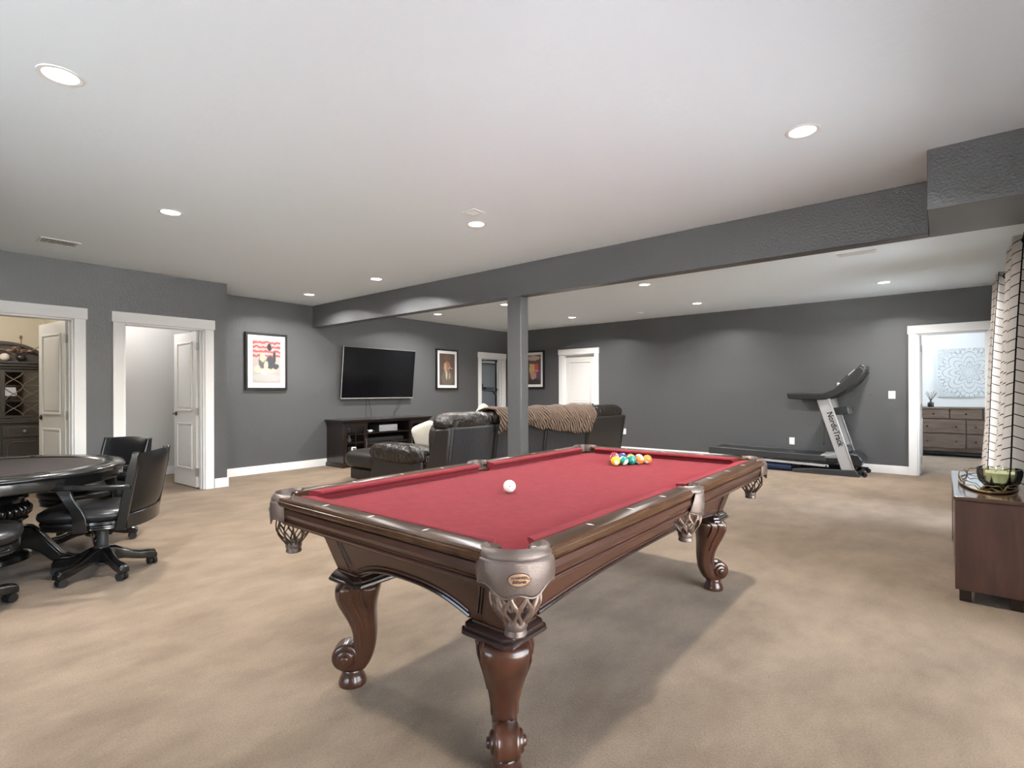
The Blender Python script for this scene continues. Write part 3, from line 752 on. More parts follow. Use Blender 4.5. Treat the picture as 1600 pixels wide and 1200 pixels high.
# ---------------------------------------------------------------- balls
BR = .0303
BC = dict(yellow=(.80, .48, .03), blue=(.02, .05, .28), red=(.55, .03, .03), purple=(.10, .03, .18), orange=(.82, .22, .04), green=(.01, .20, .16), maroon=(.22, .015, .03), black=(.01, .01, .01))
def ball_mat(col, stripe):
    nm = 'ball_%s_%s' % (col, 'stripe' if stripe else 'solid')
    m, n, l, b = nodes_of(nm); b.inputs['Roughness'].default_value = .08; b.inputs['Coat Weight'].default_value = .5
    tc = n.new('ShaderNodeTexCoord'); iv = (.82, .76, .62, 1); c = (*BC[col], 1)
    if not stripe:
        b.inputs['Base Color'].default_value = c; 
    sp = n.new('ShaderNodeSeparateXYZ'); l.new(tc.outputs['Object'], sp.inputs[0])
    ab = n.new('ShaderNodeMath'); ab.operation = 'ABSOLUTE'; l.new(sp.outputs[2], ab.inputs[0])
    lt = n.new('ShaderNodeMath'); lt.operation = 'LESS_THAN'; lt.inputs[1].default_value = BR*.52 if stripe else 9; l.new(ab.outputs[0], lt.inputs[0])
    mx = n.new('ShaderNodeMix'); mx.data_type = 'RGBA'; mx.inputs[6].default_value = iv; mx.inputs[7].default_value = c; l.new(lt.outputs[0], mx.inputs[0])
    # white number spot on one side
    ax = n.new('ShaderNodeMath'); ax.operation = 'GREATER_THAN'; ax.inputs[1].default_value = BR*.88; l.new(sp.outputs[0], ax.inputs[0])
    m2 = n.new('ShaderNodeMix'); m2.data_type = 'RGBA'; m2.inputs[7].default_value = iv; l.new(mx.outputs[2], m2.inputs[6]); l.new(ax.outputs[0], m2.inputs[0])
    l.new(m2.outputs[2], b.inputs['Base Color'])
    return m
def ball(x, y, m, label, rot=(0, 0, 0)):
    o = obj('pool_ball', MB().sphere((0, 0, 0), BR, 32, 20), m); o.location = (x, y, ZC+BR+.0003); o.rotation_euler = rot
    tag(o, label, 'ball', 'pool balls on the table'); return o
cue = mat('ivory_ball', (.84, .78, .66), .1, coat=.5)
cb = ball(1.912, 1.597, cue, 'ivory white cue ball alone in the middle of the burgundy cloth')
obj('spot', MB().sphere((-.0215, -.0205, .004), .0028, 10, 6), mat('dark_spot', (.03, .01, .01), .4), cb)
rack = [('yellow', 0, 'solid yellow ball at the near tip of the racked triangle'),
        ('green', 1, 'green-striped white ball just behind the yellow ball'), ('red', 1, 'red-striped ball beside the green-striped one, left edge of the rack'),
        ('green', 0, 'solid green ball, third along the near edge of the rack'), ('black', 0, 'black ball in the middle of the racked triangle'), ('maroon', 0, 'solid maroon ball on the left edge of the rack'),
        ('orange', 1, 'orange-striped ball on the near edge between green and solid orange'), ('yellow', 1, 'yellow-striped ball behind the green ball'), ('blue', 0, 'solid blue ball deep inside the rack'), ('purple', 1, 'purple-striped ball on the far left edge of the rack'),
        ('orange', 0, 'solid orange ball at the right corner of the rack'), ('blue', 1, 'blue-striped ball in the back row beside the orange one'), ('maroon', 1, 'maroon-striped ball in the middle of the back row'), ('purple', 0, 'solid purple ball second from the left in the back row'), ('red', 0, 'solid red ball at the back left corner of the rack')]
i = 0; dr = BR*2.012
for r in range(5):
    for k in range(r+1):
        c, s_, lab = rack[i]
        # rows start at the right-hand edge of the triangle
        ball(3.035+r*dr*.866, 1.637-(r/2-k)*dr, ball_mat(c, s_), lab, (random.random()*6, random.random()*1.6, random.random()*6)); i += 1

# ================================================================= CARD TABLE AND CHAIRS
card_felt = mat('dark_brown_felt', (.030, .024, .022), .75, spec=.3, bump=(700, .1, 2, .001))
CX, CY = .457, 5.12
t = thing('card_table', 'round black card table with brown felt top and ribbed pedestal', 'card table', (CX, CY, 0))
m = MB().lathe([(.635, .742), (.645, .752), (.66, .756), (.75, .756), (.772, .752), (.782, .742), (.784, .728), (.776, .716), (.770, .712), (.771, .70), (.768, .652), (.758, .646), (.745, .650), (.738, .71), (.60, .71), (.60, .735)], 96)
obj('rim', m, black_gloss, t, angle=.7)
obj('felt_top', MB().lathe([(.002, .715), (.645, .715), (.645, .7435), (.002, .7435)], 72), card_felt, t)
for k in range(8):
    a = 2*PI*(k+.35)/8; x, y = .703*math.cos(a), .703*math.sin(a)
    obj('cup_holder', MB().lathe([(.040, .7565), (.044, .7585), (.047, .757), (.046, .7555), (.036, .7562), (.034, .7568), (.002, .7566)], 24, x, y), steel if k % 2 == 9 else black_gloss, t)
m = MB().lathe([(.002, .712), (.30, .712), (.30, .69), (.21, .68), (.205, .665), (.20, .56), (.205, .55), (.222, .545), (.225, .53), (.212, .525), (.20, .52)], 40)
m.lathe([(.20, .525), (.20, .50), (.21, .495), (.215, .485), (.18, .475)], 40)
m.lathe([(.18, .40), (.215, .392), (.222, .38), (.21, .37), (.195, .365), (.19, .355), (.19, .16), (.215, .15), (.235, .13), (.24, .10), (.235, .095), (.002, .095)], 40)
obj('pedestal', m, black_gloss, t, angle=.6)
m = MB()
for k in range(34):
    a = 2*PI*k/34; m.tube([((r)*math.cos(a), r*math.sin(a), z) for r, z in ((.175, .486), (.205, .478), (.225, .455), (.222, .43), (.20, .408), (.175, .398))], .0205, 8)
m.lathe([(.002, .39), (.19, .39), (.205, .44), (.19, .485), (.002, .485)], 34)
obj('ribbed_ring', m, black_gloss, t, angle=.9)
for k in range(4):
    a = math.radians(-20+90*k); f = MB().at(0, 0, 0, a)
    pr_ = [(.16, .34), (.24, .325), (.30, .27), (.35, .19), (.41, .11), (.47, .075), (.52, .07), (.555, .05), (.555, .012), (.53, .0), (.46, .0), (.40, .02), (.34, .075), (.29, .13), (.22, .17), (.16, .16)]
    f.prism(pr_, -.045, .045, 'y'); obj('foot', f, black_gloss, t, bevel=.012)

def make_chair(label):
    """swivel captain's chair, faces local +x, hub at the origin"""
    t = thing('swivel_chair', label, 'chair', (0, 0, 0), 0, 'black swivel chairs around the card table')
    def seat_ring(r, z, e=3.2, dx=0.0):
        ring = []
        for k in range(40):
            a = 2*PI*k/40; c, s = math.cos(a), math.sin(a)
            ring.append((dx+.025+r*math.copysign(abs(c)**(2/e), c)*1.06, r*math.copysign(abs(s)**(2/e), s), z))
        return ring
    obj('seat_rim', MB().loft([seat_ring(.22, .355), seat_ring(.262, .358), seat_ring(.268, .366), seat_ring(.262, .374), seat_ring(.268, .380), seat_ring(.262, .388), seat_ring(.270, .396), seat_ring(.266, .412), seat_ring(.22, .414)]), black_gloss, t, angle=.6)
    obj('seat', MB().loft([seat_ring(.255, .412), seat_ring(.275, .425), seat_ring(.282, .445), seat_ring(.277, .468), seat_ring(.255, .486), seat_ring(.20, .497), seat_ring(.12, .500), seat_ring(.03, .500)]), black_leather, t, angle=1.2)
    m = MB().lathe([(.06, .355), (.06, .335), (.018, .333), (.016, .30)], 20)
    obj('gas_lift', MB().lathe([(.016, .34), (.016, .295), (.002, .295)], 16), steel, t)
    m.box(-.11, .11, -.07, .07, .335, .356); obj('tilt_mechanism', m, plastic_b, t, bevel=.004)
    obj('column', MB().lathe([(.002, .305), (.030, .305), (.033, .30), (.034, .20), (.042, .195), (.045, .185), (.045, .07), (.03, .06), (.002, .06)], 24), plastic_g, t, angle=.6)
    # five legs with casters
    for k in range(5):
        a = 2*PI*k/5
        f = MB().at(0, 0, 0, a); rings = []
        for x, zt, zb, w in ((.03, .190, .085, .030), (.07, .185, .088, .028), (.12, .158, .085, .025), (.17, .132, .072, .024), (.22, .118, .060, .026), (.27, .116, .055, .029), (.305, .108, .054, .030), (.318, .092, .058, .026)):
            rings.append([(x, -w, zb), (x, w, zb), (x, w, zt-.012), (x, w*.55, zt), (x, -w*.55, zt), (x, -w, zt-.012)])
        f.loft(rings); L = obj('leg', f, black_gloss, t, bevel=.003, angle=.8)
        cx, cy = .292*math.cos(a), .292*math.sin(a); sw = random.random()*6
        c = MB().at(cx, cy, 0, sw)
        c.cyl((0, 0, .060), (0, 0, .045), .009, 10)
        c.cyl((.012, -.026, .028), (.012, -.007, .028), .0278, 20).cyl((.012, .007, .028), (.012, .026, .028), .0278, 20)
        c.prism([(-.018, .050), (.016, .057), (.034, .048), (.040, .030), (.022, .028), (-.01, .034)], -.006, .006, 'y')
        obj('caster', c, rubber, L, angle=.6)
    # back: two posts, curved padded panel
    def bx(z): return -.232-.090*(z-.36)/.5
    for s in (-1, 1):
        m = MB(); rings = []
        for z in (.352, .45, .56, .66, .76, .84, .868):
            x = bx(z)+.012; w = .030 if z < .84 else .022
            rings.append([(x-w, s*.252-.013, z), (x+w, s*.252-.013, z), (x+w, s*.252+.013, z), (x-w, s*.252+.013, z)])
        obj('back_post', m.loft(rings), black_gloss, t, bevel=.006)
    def pan(sx):
        def f(u, v):
            y = -.238+.476*u; z = .455+.405*v+.012*math.sin(PI*u)*v
            cur = -.048*(1-(2*u-1)**2)
            pad = .030*(1-abs(2*u-1)**5)*(1-abs(2*v-1)**6)*sx
            return (bx(z)+cur+pad, y, z)
        return f
    m = MB(); m.grid(pan(1), 18, 14); m.grid(pan(-.7), 18, 14)
    obj('backrest', m, black_leather, t, angle=1.4)
    e = [(bx(.452)-.048*(1-(2*u-1)**2), -.25+.5*u) for u in [i/14 for i in range(15)]]
    m = MB(); rings = []
    for x, y in e: rings.append([(x-.013, y, .36), (x+.013, y, .36), (x+.013, y, .455), (x-.013, y, .455)])
    obj('lower_rail', m.loft(rings), black_gloss, t, bevel=.004)
    for s in (-1, 1):
        m = MB(); rings = []
        for x, y, z, w, th in ((-.285, .262, .640, .016, .014), (-.18, .285, .644, .022, .014), (-.05, .292, .650, .026, .014), (.06, .290, .655, .029, .015), (.135, .287, .652, .027, .014), (.15, .286, .648, .018, .010)):
            rings.append([(x, s*y-w, z-th), (x, s*y+w, z-th), (x, s*y+w, z+th), (x, s*y-w, z+th)])
        obj('armrest', m.loft(rings), black_gloss, t, bevel=.006)
        m = MB(); rings = []
        for z, x, w in ((.64, .09, .045), (.60, .075, .036), (.55, .05, .034), (.50, .02, .036), (.45, .002, .040), (.40, .0, .042), (.352, .002, .044)):
            yy = .284 if z > .5 else .281
            rings.append([(x-w, s*yy-.011, z), (x+w, s*yy-.011, z), (x+w, s*yy+.011, z), (x-w, s*yy+.011, z)])
        obj('arm_support', m.loft(rings), black_gloss, t, bevel=.005)
    return t
ch1 = make_chair('black leather swivel chair nearest the viewer, tucked to the table with a worn leg tip')
ch1.location = (.991, 4.568, 0); ch1.rotation_euler = (0, 0, math.radians(143))
worn = mat('worn_bare_wood', (.45, .30, .20), .7)
dup(ch1, (1.13, 5.55, 0), math.radians(203), 'black leather swivel chair across the card table, its padded back against the closet doorway')
dup(ch1, (.22, 4.30, 0), math.radians(-10), 'black leather swivel chair cut off by the picture edge, only seat corner and leg showing')
legs = [o for o in C.objects if o.parent is ch1 and o.name.startswith('leg')]
wp = MB().at(0, 0, 0, 2*PI/5); wp.add([(.316, -.025, .086), (.319, .010, .070), (.319, .024, .082), (.314, .024, .100), (.300, .014, .1115), (.306, -.010, .1095), (.312, -.022, .101)],
    [(0, 1, 6), (1, 2, 6), (2, 3, 6), (3, 4, 5), (3, 5, 6)])
obj('worn_patch', wp, worn, legs[1], solid=.006, label='bare worn wood at the leg tip')
# turn the nearest chair's base so its legs point as seen: base angles are set on the leg parts
for o in C.objects:
    if o.parent and o.parent.name.startswith('swivel_chair') and (o.name.startswith('leg') or o.name.startswith('column')):
        a = {0: -80.4-143, 1: -22-203, 2: 14+10}[(['swivel_chair', 'swivel_chair.001', 'swivel_chair.002'].index(o.parent.name))]
        o.rotation_euler = (0, 0, math.radians(a))

# ================================================================= CONSOLE
t = thing('console_cabinet', 'dark walnut console cabinet on block feet near the curtains', 'cabinet', (4.12, -.058, 0))
LX, DY, HZ = 1.29, .33, .635     # length along x, depth toward -y
obj('side_panel', MB().box(0, .022, -DY, 0, .075, HZ-.022), walnut, t, bevel=.002)
obj('side_panel', MB().box(LX-.022, LX, -DY, 0, .075, HZ-.022), walnut, t, bevel=.002)
obj('back_panel', MB().box(.022, LX-.022, -DY, -DY+.012, .075, HZ-.022), walnut, t)
obj('bottom_panel', MB().box(.022, LX-.022, -DY+.012, -.004, .075, .10), walnut, t)
obj('top', MB().box(-.004, LX+.004, -DY-.004, .006, HZ-.022, HZ), walnut_top, t, bevel=.003)
for k in range(3):
    a = .026+(LX-.052)*k/3; b = .026+(LX-.052)*(k+1)/3
    dr_ = obj('door', MB().box(a+.003, b-.003, -.024, -.006, .104, HZ-.026), walnut, t, bevel=.002)
    obj('recessed_panel', MB().box(a+.05, b-.05, -.008, -.004, .15, HZ-.07), cap_wood, dr_, bevel=.001)
for x in (.03, LX-.085):
    for y in (-DY+.03, -.075): obj('leg', MB().box(x, x+.055, y, y+.055, 0, .0755), cap_wood, t, bevel=.003)
# tray
TX0, TY0 = 4.78, -.235
t = thing('wire_tray', 'oval gold wire gallery tray with mirrored base on the console', 'tray', (TX0, TY0, HZ+.0035))
ex, ey = .47, .145
def el(a, k=1, z=0): return (ex*k*math.cos(a), ey*k*math.sin(a), z)
obj('mirror_base', MB().loft([[el(2*PI*i/48, .985, z) for i in range(48)] for z in (.004, .010)]), mirror_m, t)
m = MB().tube([el(2*PI*i/48, 1, .008) for i in range(49)], .006, 8); obj('base_rim', m, gold, t)
m = MB(); N = 9
for i in range(N):
    a0 = 2*PI*i/N; a1 = 2*PI*(i+1)/N; am = (a0+a1)/2
    # arched loops rising from the rim, leaning out and back in over the base
    m.tube([el(a0, 1, .010), el(a0+.05, 1.02, .035), el(a0+.25*(a1-a0), 1.03, .052), el(am, 1.0, .046), el(a0+.75*(a1-a0), 1.03, .052), el(a1-.05, 1.02, .035), el(a1, 1, .010)], .0032, 6)
    m.tube([el(a0, 1, .010), el(a0+.2, .90, .018), el(am, .80, .022), el(a1-.2, .90, .018), el(a1, 1, .010)], .0028, 6)
obj('wire_gallery', m, gold, t)
for a in (.4, 2.2, 4.1, 5.6): obj('foot', MB().sphere((ex*.95*math.cos(a), ey*.95*math.sin(a), .001), .0035, 10, 6), gold, t)
# glass candle bowl
BXc, BYc = 4.60, -.283
t = thing('candle_bowl', 'scalloped green glass bowl with a cream candle on the tray', 'candle bowl', (BXc, BYc, HZ+.0145))
def bring(r, z, am=.05, n=72, ph=0): return [((r*(1+am*abs(math.sin(6*2*PI*i/n/1.0+ph))))*math.cos(2*PI*i/n), (r*(1+am*abs(math.sin(6*2*PI*i/n+ph))))*math.sin(2*PI*i/n), z) for i in range(n)]
outer = [bring(.055, .0, .02), bring(.075, .004, .04), bring(.096, .034, .07), bring(.106, .080, .07), bring(.108, .118, .05)]
inner = [bring(.101, .118, .05), bring(.098, .080, .06), bring(.088, .036, .05), bring(.066, .010, .03)]
obj('bowl', MB().loft(outer+inner), bowl_glass, t, angle=1.2)
obj('wax', MB().loft([bring(.064, .0105, .02), bring(.084, .036, .04), bring(.094, .080, .05), bring(.095, .092, .05), bring(.02, .094, .0)]), mat('cream_wax', (.74, .72, .48), .5), t, angle=.8)
for (x, y) in ((-.03, .02), (.035, .01), (0, -.04)): obj('wick', MB().cyl((x, y, .092), (x+.003, y, .104), .0016, 6), ink_m, t)

# ================================================================= CURTAINS
ZROD, YROD = 2.42, -.50
t = thing('curtain_rod', 'dark metal curtain rod with round finial in front of the window', 'curtain rod', (0, 0, 0))
obj('rod', MB().cyl((5.38, YROD, ZROD), (7.98, YROD, ZROD), .014, 16), bronze, t)
obj('finial', MB().sphere((8.0, YROD, ZROD), .028, 16, 10), bronze, t)
for x in (5.42, 6.6, 7.93): obj('bracket', MB().box(x-.012, x+.012, YR, YROD+.004, ZROD-.022, ZROD-.010).box(x-.02, x+.02, YR, YR+.008, ZROD-.06, ZROD+.02), bronze, t)
def curtain(x0, x1, folds, amp, flare, label, ph=0.0):
    t = thing('curtain', label, 'curtain', (0, 0, 0), 0, 'checked curtains at the window')
    n = folds*16; nv = 26; zt, zb = ZROD+.045, .03
    xs = []; 
    def P(u, v):
        k = 1+flare*v; z = zt+(zb-zt)*v; th = ph+2*PI*folds*u
        x = x0+(x1-x0)*u+(.014*math.sin(2*th)); y = YROD+amp*k*math.cos(th)+.11*v+.008*math.sin(9*u+5*v)
        return (x, y, z)
    me = MB().grid(P, n, nv)
    c = obj('cloth', me, curtain_m, t, solid=.0015, recalc=False)
    # arc length as the u coordinate of the print
    L = [0]
    for i in range(n):
        a, b = Vector(P(i/n, 0)), Vector(P((i+1)/n, 0)); L.append(L[-1]+(b-a).length)
    uvl = c.data.uv_layers.new(name='UVMap')
    for lp in c.data.loops:
        i = lp.vertex_index % (n+1); uvl.data[lp.index].uv = (L[i]*1.02, c.data.vertices[lp.vertex_index].co.z)
    for k in range(folds*2):
        u = (k+.5)/(folds*2); x, y, z = P(u-ph/(2*PI*folds), 0); x = x0+(x1-x0)*u-ph/(2*PI*folds)*(x1-x0)
        g = MB(); g.M = Matrix.Translation((x, YROD, ZROD)) @ Matrix.Rotation(PI/2, 4, 'Y') @ Matrix.Rotation(.0, 4, 'X')
        rings = []
        for i in range(24):
            a = 2*PI*i/24; rings.append([(math.cos(a)*(.024+.007*math.cos(b)), math.sin(a)*(.024+.007*math.cos(b)), .004*math.sin(b)) for b in [2*PI*j/8 for j in range(8)]])
        rings.append(rings[0]); g.loft(rings, caps=False); obj('grommet', g, bronze, t)
    return t
curtain(7.15, 7.88, 4, .062, .1, 'far white curtain panel with thin black check, glowing beside the bedroom door', .3)
curtain(5.47, 6.15, 4, .068, .1, 'near white curtain panel with black check, hanging just past the console', 1.2)

# ================================================================= TELEVISION WALL
def picture(lab, x0, x1, z0, z1, wall, print_m, mt=.075, fr=.035, dp=.04):
    """framed print on a wall; wall='y' hangs on the back wall, 'x' on the far wall (x0..x1 then run along y)"""
    t = thing('framed_print', lab, 'picture')
    w, h = x1-x0, z1-z0
    if wall == 'y': t.location = ((x0+x1)/2, YT, (z0+z1)/2)
    else: t.location = (XF, (x0+x1)/2, (z0+z1)/2); t.rotation_euler = (0, 0, -PI/2)
    for nm, (a, b, c, d) in (('frame', (-w/2, w/2, -h/2, -h/2+fr)), ('frame', (-w/2, w/2, h/2-fr, h/2)), ('frame', (-w/2, -w/2+fr, -h/2+fr, h/2-fr)), ('frame', (w/2-fr, w/2, -h/2+fr, h/2-fr))):
        obj(nm, MB().box(a, b, -dp, -.001, c, d), frame_b, t, bevel=.002)
    obj('mat_board', MB().box(-w/2+fr, w/2-fr, -dp+.012, -.004, -h/2+fr, h/2-fr), mat_board, t)
    a, b = w/2-fr-mt, h/2-fr-mt
    p = obj('print', MB().add([(-a, -dp+.0105, -b), (a, -dp+.0105, -b), (a, -dp+.0105, b), (-a, -dp+.0105, b), (-a, -dp+.012, -b), (a, -dp+.012, -b), (a, -dp+.012, b), (-a, -dp+.012, b)],
        [(0, 1, 2, 3), (7, 6, 5, 4), (0, 4, 5, 1), (1, 5, 6, 2), (2, 6, 7, 3), (3, 7, 4, 0)]), print_m, t, smooth=False)
    add_uv(p, lambda c: (c.x/a, c.z/b))
pr1 = make_print('red_striped_print', (.36, .33, .31), [(-.1, -.35, .8, .22, (.50, .43, .34)), (.25, -.05, .35, .3, (.05, .055, .065)), (-.35, .0, .22, .35, (.10, .09, .09)), (-.3, .18, .2, .2, (.52, .38, .28)), (-.05, -.15, .16, .18, (.55, .42, .32)), (.2, .68, .16, .17, (.02, .02, .02)), (.55, .2, .1, .3, (.05, .045, .05)), (.6, -.2, .28, .12, (.06, .06, .065)), (0, -.75, 1.0, .18, (.40, .38, .37)), (-.2, -.52, .25, .1, (.62, .6, .57))], (30, .12, (.36, .07, .07)), .22)
pr2 = make_print('brown_portrait_print', (.085, .062, .052), [(0, -.55, .75, .5, (.13, .105, .08)), (.0, .2, .42, .36, (.26, .13, .08)), (-.25, .12, .18, .3, (.40, .27, .17)), (0, .62, .8, .12, (.10, .06, .045)), (0, .78, .48, .16, (.13, .08, .055)), (-.1, -.35, .12, .28, (.46, .41, .33)), (.28, -.4, .1, .25, (.35, .31, .25)), (.4, .1, .35, .02, (.5, .4, .32))], None, .3)
pr3 = make_print('colourful_portrait_print', (.10, .07, .075), [(.1, .1, .55, .5, (.42, .16, .09)), (-.2, .1, .35, .5, (.52, .38, .16)), (.45, .1, .25, .35, (.5, .07, .05)), (0, .8, .9, .17, (.52, .40, .36)), (.1, .52, .85, .12, (.13, .07, .06)), (0, -.4, .4, .28, (.45, .27, .22)), (.1, -.85, .9, .22, (.05, .035, .04)), (.5, -.08, .35, .02, (.8, .8, .85)), (.8, -.2, .12, .3, (.12, .06, .25))], None, .3)
picture('framed print with red stripes and a white mat beside the television', 3.545, 4.205, 1.312, 2.205, 'y', pr1)
picture('tall narrow framed brown portrait between television and gym doorway', 7.445, 8.085, 1.325, 2.19, 'y', pr2, .06)
picture('framed colourful portrait half hidden by the beam post', 7.15, 7.78, 1.35, 2.235, 'x', pr3, .06)

# television, tilted forward
t = thing('television', 'large black flat television tilted forward on the dark wall', 'television', (5.97, 8.15, 1.62))
t.rotation_euler = (math.radians(6.2), 0, 0)
TW, TH = 1.615, .93
obj('housing', MB().box(-TW/2, TW/2, -.012, .035, -TH/2, TH/2), plastic_b, t, bevel=.004)
obj('bezel', MB().box(-TW/2-.003, TW/2+.003, -.018, -.004, -TH/2-.003, -TH/2+.012).box(-TW/2-.003, -TW/2+.004, -.018, -.004, -TH/2, TH/2).box(-TW/2-.003, TW/2+.003, -.006, .0, TH/2-.003, TH/2+.003), silver_p, t, bevel=.001)
obj('screen', MB().box(-TW/2+.008, TW/2-.008, -.0165, -.010, -TH/2+.018, TH/2-.008), glass_dark, t, smooth=False)
obj('logo', MB().box(-.02, .02, -.0195, -.0175, -TH/2+.002, -TH/2+.010), steel, t)
obj('wall_mount', MB().box(-.25, .25, .03, .09, -.12, .12), plastic_b, t, bevel=.004)
for i, (pts, lab) in enumerate(([[(5.70, 8.20, 1.17), (5.71, 8.22, 1.0), (5.69, 8.21, .82), (5.70, 8.18, .808)], 'leftmost thin black cable hanging below the television'],
        [[(5.77, 8.20, 1.17), (5.78, 8.22, 1.05), (5.82, 8.225, .92), (5.80, 8.19, .808)], 'second thin black cable bowing right below the television'],
        [[(6.50, 8.20, 1.16), (6.44, 8.22, 1.03), (6.36, 8.22, .90), (6.30, 8.18, .808)], 'slanted thin black cable below the right half of the television'],
        [[(6.56, 8.20, 1.16), (6.49, 8.22, 1.02), (6.38, 8.22, .89), (6.33, 8.18, .808)], 'second slanted cable running parallel to its neighbour on the right'])):
    tag(obj('cable', MB().tube(pts, .004, 6), rubber), lab, 'cable', 'television cables')

# tv stand
t = thing('tv_stand', 'long espresso television stand with glass-paned doors and open shelves', 'media cabinet', (5.865, 7.985, 0))
w, d, h = .945, .255, .80       # half width, half depth
M1 = MB().box(-w-.045, w+.045, -d-.05, d, h-.022, h).box(-w-.030, w+.030, -d-.032, d, h-.038, h-.022).box(-w-.02, w+.02, -d-.016, d, h-.055, h-.038)
obj('top', M1, dark_wood, t, bevel=.003)
obj('plinth', MB().box(-w-.025, w+.025, -d-.025, d, 0, .055).box(-w-.012, w+.012, -d-.012, d, .055, .07), dark_wood, t, bevel=.004)
for s in (-1, 1):
    obj('side_panel', MB().box(s*w-.02 if s > 0 else -w, s*w if s > 0 else -w+.02, -d, d, .07, h-.055), dark_wood, t, bevel=.002)
    x = .47*s; obj('divider', MB().box(x-.012, x+.012, -d+.01, d, .07, h-.055), dark_wood, t)
obj('back_panel', MB().box(-w+.02, w-.02, d-.012, d-.002, .07, h-.055), dark_wood, t)
obj('bottom', MB().box(-w+.02, w-.02, -d+.01, d-.012, .07, .095), dark_wood, t)
for z in (.54, .36): obj('shelf', MB().box(-.458, .458, -d+.015, d-.012, z, z+.018), dark_wood, t, bevel=.001)
for s in (-1, 1):
    x0, x1 = sorted((s*(w-.02), s*.482)); m = MB(); st = .05
    m.box(x0, x0+st, -d-.002, -d+.016, .10, h-.06).box(x1-st, x1, -d-.002, -d+.016, .10, h-.06).box(x0+st, x1-st, -d-.002, -d+.016, .10, .16).box(x0+st, x1-st, -d-.002, -d+.016, h-.12, h-.06)
    D = obj('door', m, dark_wood, t, bevel=.002)
    m = MB().box((x0+x1)/2-.007, (x0+x1)/2+.007, -d, -d+.012, .16, h-.12).box(x0+st, x1-st, -d, -d+.012, .40, .414).box(x0+st, x1-st, -d, -d+.012, .54, .554)
    obj('muntin', m, dark_wood, D)
    obj('glass_pane', MB().box(x0+st, x1-st, -d+.006, -d+.009, .16, h-.12), cab_glass, D, smooth=False)
    hx = x1-.022 if s < 0 else x0+.022
    obj('pull', MB().tube([(hx, -d, .30), (hx, -d-.022, .31), (hx, -d-.024, .38), (hx, -d-.022, .45), (hx, -d, .46)], .005, 8), steel, D)
    obj('inner_shelf', MB().box(min(s*.482, s*(w-.02)), max(s*.482, s*(w-.02)), -d+.03, d-.012, .41, .425), dark_wood, t)
sx, sy = 5.865, 7.985
t = thing('receiver', 'silver-fronted audio receiver on the upper shelf of the stand', 'receiver', (sx+.02, sy-.05, .5585))
obj('case', MB().box(-.20, .20, -.14, .16, .006, .125), plastic_g, t, bevel=.003)
obj('front_panel', MB().box(-.20, .20, -.152, -.139, .006, .125), silver_p, t, bevel=.003)
for x in (-.15, .15): obj('knob', MB().cyl((x, -.151, .06), (x, -.166, .06), .016, 16), silver_p, t)
for x in (-.16, .16): obj('foot', MB().cyl((x, -.10, 0), (x, -.10, .007), .015, 12), rubber, t)
t = thing('soundbar', 'long black speaker lying on the middle shelf of the stand', 'speaker', (sx, sy-.10, .3785))
obj('cabinet', MB().box(-.40, .40, -.06, .06, 0, .085), plastic_b, t, bevel=.006)
obj('grille', MB().box(-.38, .38, -.066, -.059, .008, .077), belt_m, t, bevel=.002)
t = thing('game_controller', 'white and black game controller hanging by the receiver shelf', 'game controller', (sx-.37, sy-.17, .5585))
obj('body', MB().pillow((0, 0, .026), (.15, .07, .05), 8, 3), plastic_w, t)
for s in (-1, 1):
    obj('grip', MB().sphere((s*.062, -.02, .022), .024, 12, 8, (1, 1.5, .85)), plastic_b, t)
    obj('thumbstick', MB().cyl((s*.03, -.02, .045), (s*.03, -.024, .06), .01, 10), plastic_b, t)
t = thing('figurine', 'small white figure on the shelf behind the glass door of the stand', 'figurine', (sx-.80, sy-.20, .4255))
obj('body', MB().lathe([(.002, 0), (.035, 0), (.032, .05), (.018, .08), (.012, .09), (.022, .105), (.024, .125), (.012, .142), (.002, .145)], 16), plastic_w, t)
obj('cap', MB().lathe([(.002, .148), (.018, .142), (.025, .128), (.024, .124), (.002, .124)], 16), plastic_b, t)
t = thing('storage_box', 'white upright device standing behind the lower glass of the stand', 'device', (sx-.74, sy-.20, .0955))
obj('case', MB().box(-.045, .045, -.06, .06, 0, .24), plastic_w, t, bevel=.01)
obj('vent_strip', MB().box(-.03, .03, -.062, -.058, .20, .225), plastic_g, t)

# ================================================================= SOFA
t = thing('sectional_sofa', 'dark brown leather sectional sofa with chaise, its back to the pool table', 'sofa', (0, 0, 0))
SX0, SX1, SYB = 4.21, 8.55, 4.46
LB = brown_leather; LF = brown_leather_flat
obj('base', MB().box(SX0+.04, SX1-.04, SYB+.04, SYB+.95, .05, .34), LF, t, bevel=.02)
mods = [(SX0+.03, 5.02), (5.03, 6.12), (6.13, 7.28), (7.29, SX1-.03)]
for i, (a, b) in enumerate(mods):
    m = MB(); bot = SYB+.05; top = SYB-.06
    m.hexa([(a+.0, bot, .06), (b-.0, bot, .06), (b, bot+.20, .06), (a, bot+.20, .06)], [(a+.0, top, .855), (b+(.06 if i == 3 else 0), top, .855), (b+(.06 if i == 3 else 0), top+.22, .845), (a, top+.22, .845)])
    p = obj('back_panel', m, grey_leather if i < 3 else LF, t, bevel=.03, seg=3)
    obj('seam', MB().tube([(a+.03, bot-.006, .08), (a+.03, top-.004, .84)], .006, 6).tube([(b-.03, bot-.006, .08), (b-.03, top-.004, .84)], .006, 6), LF, p)
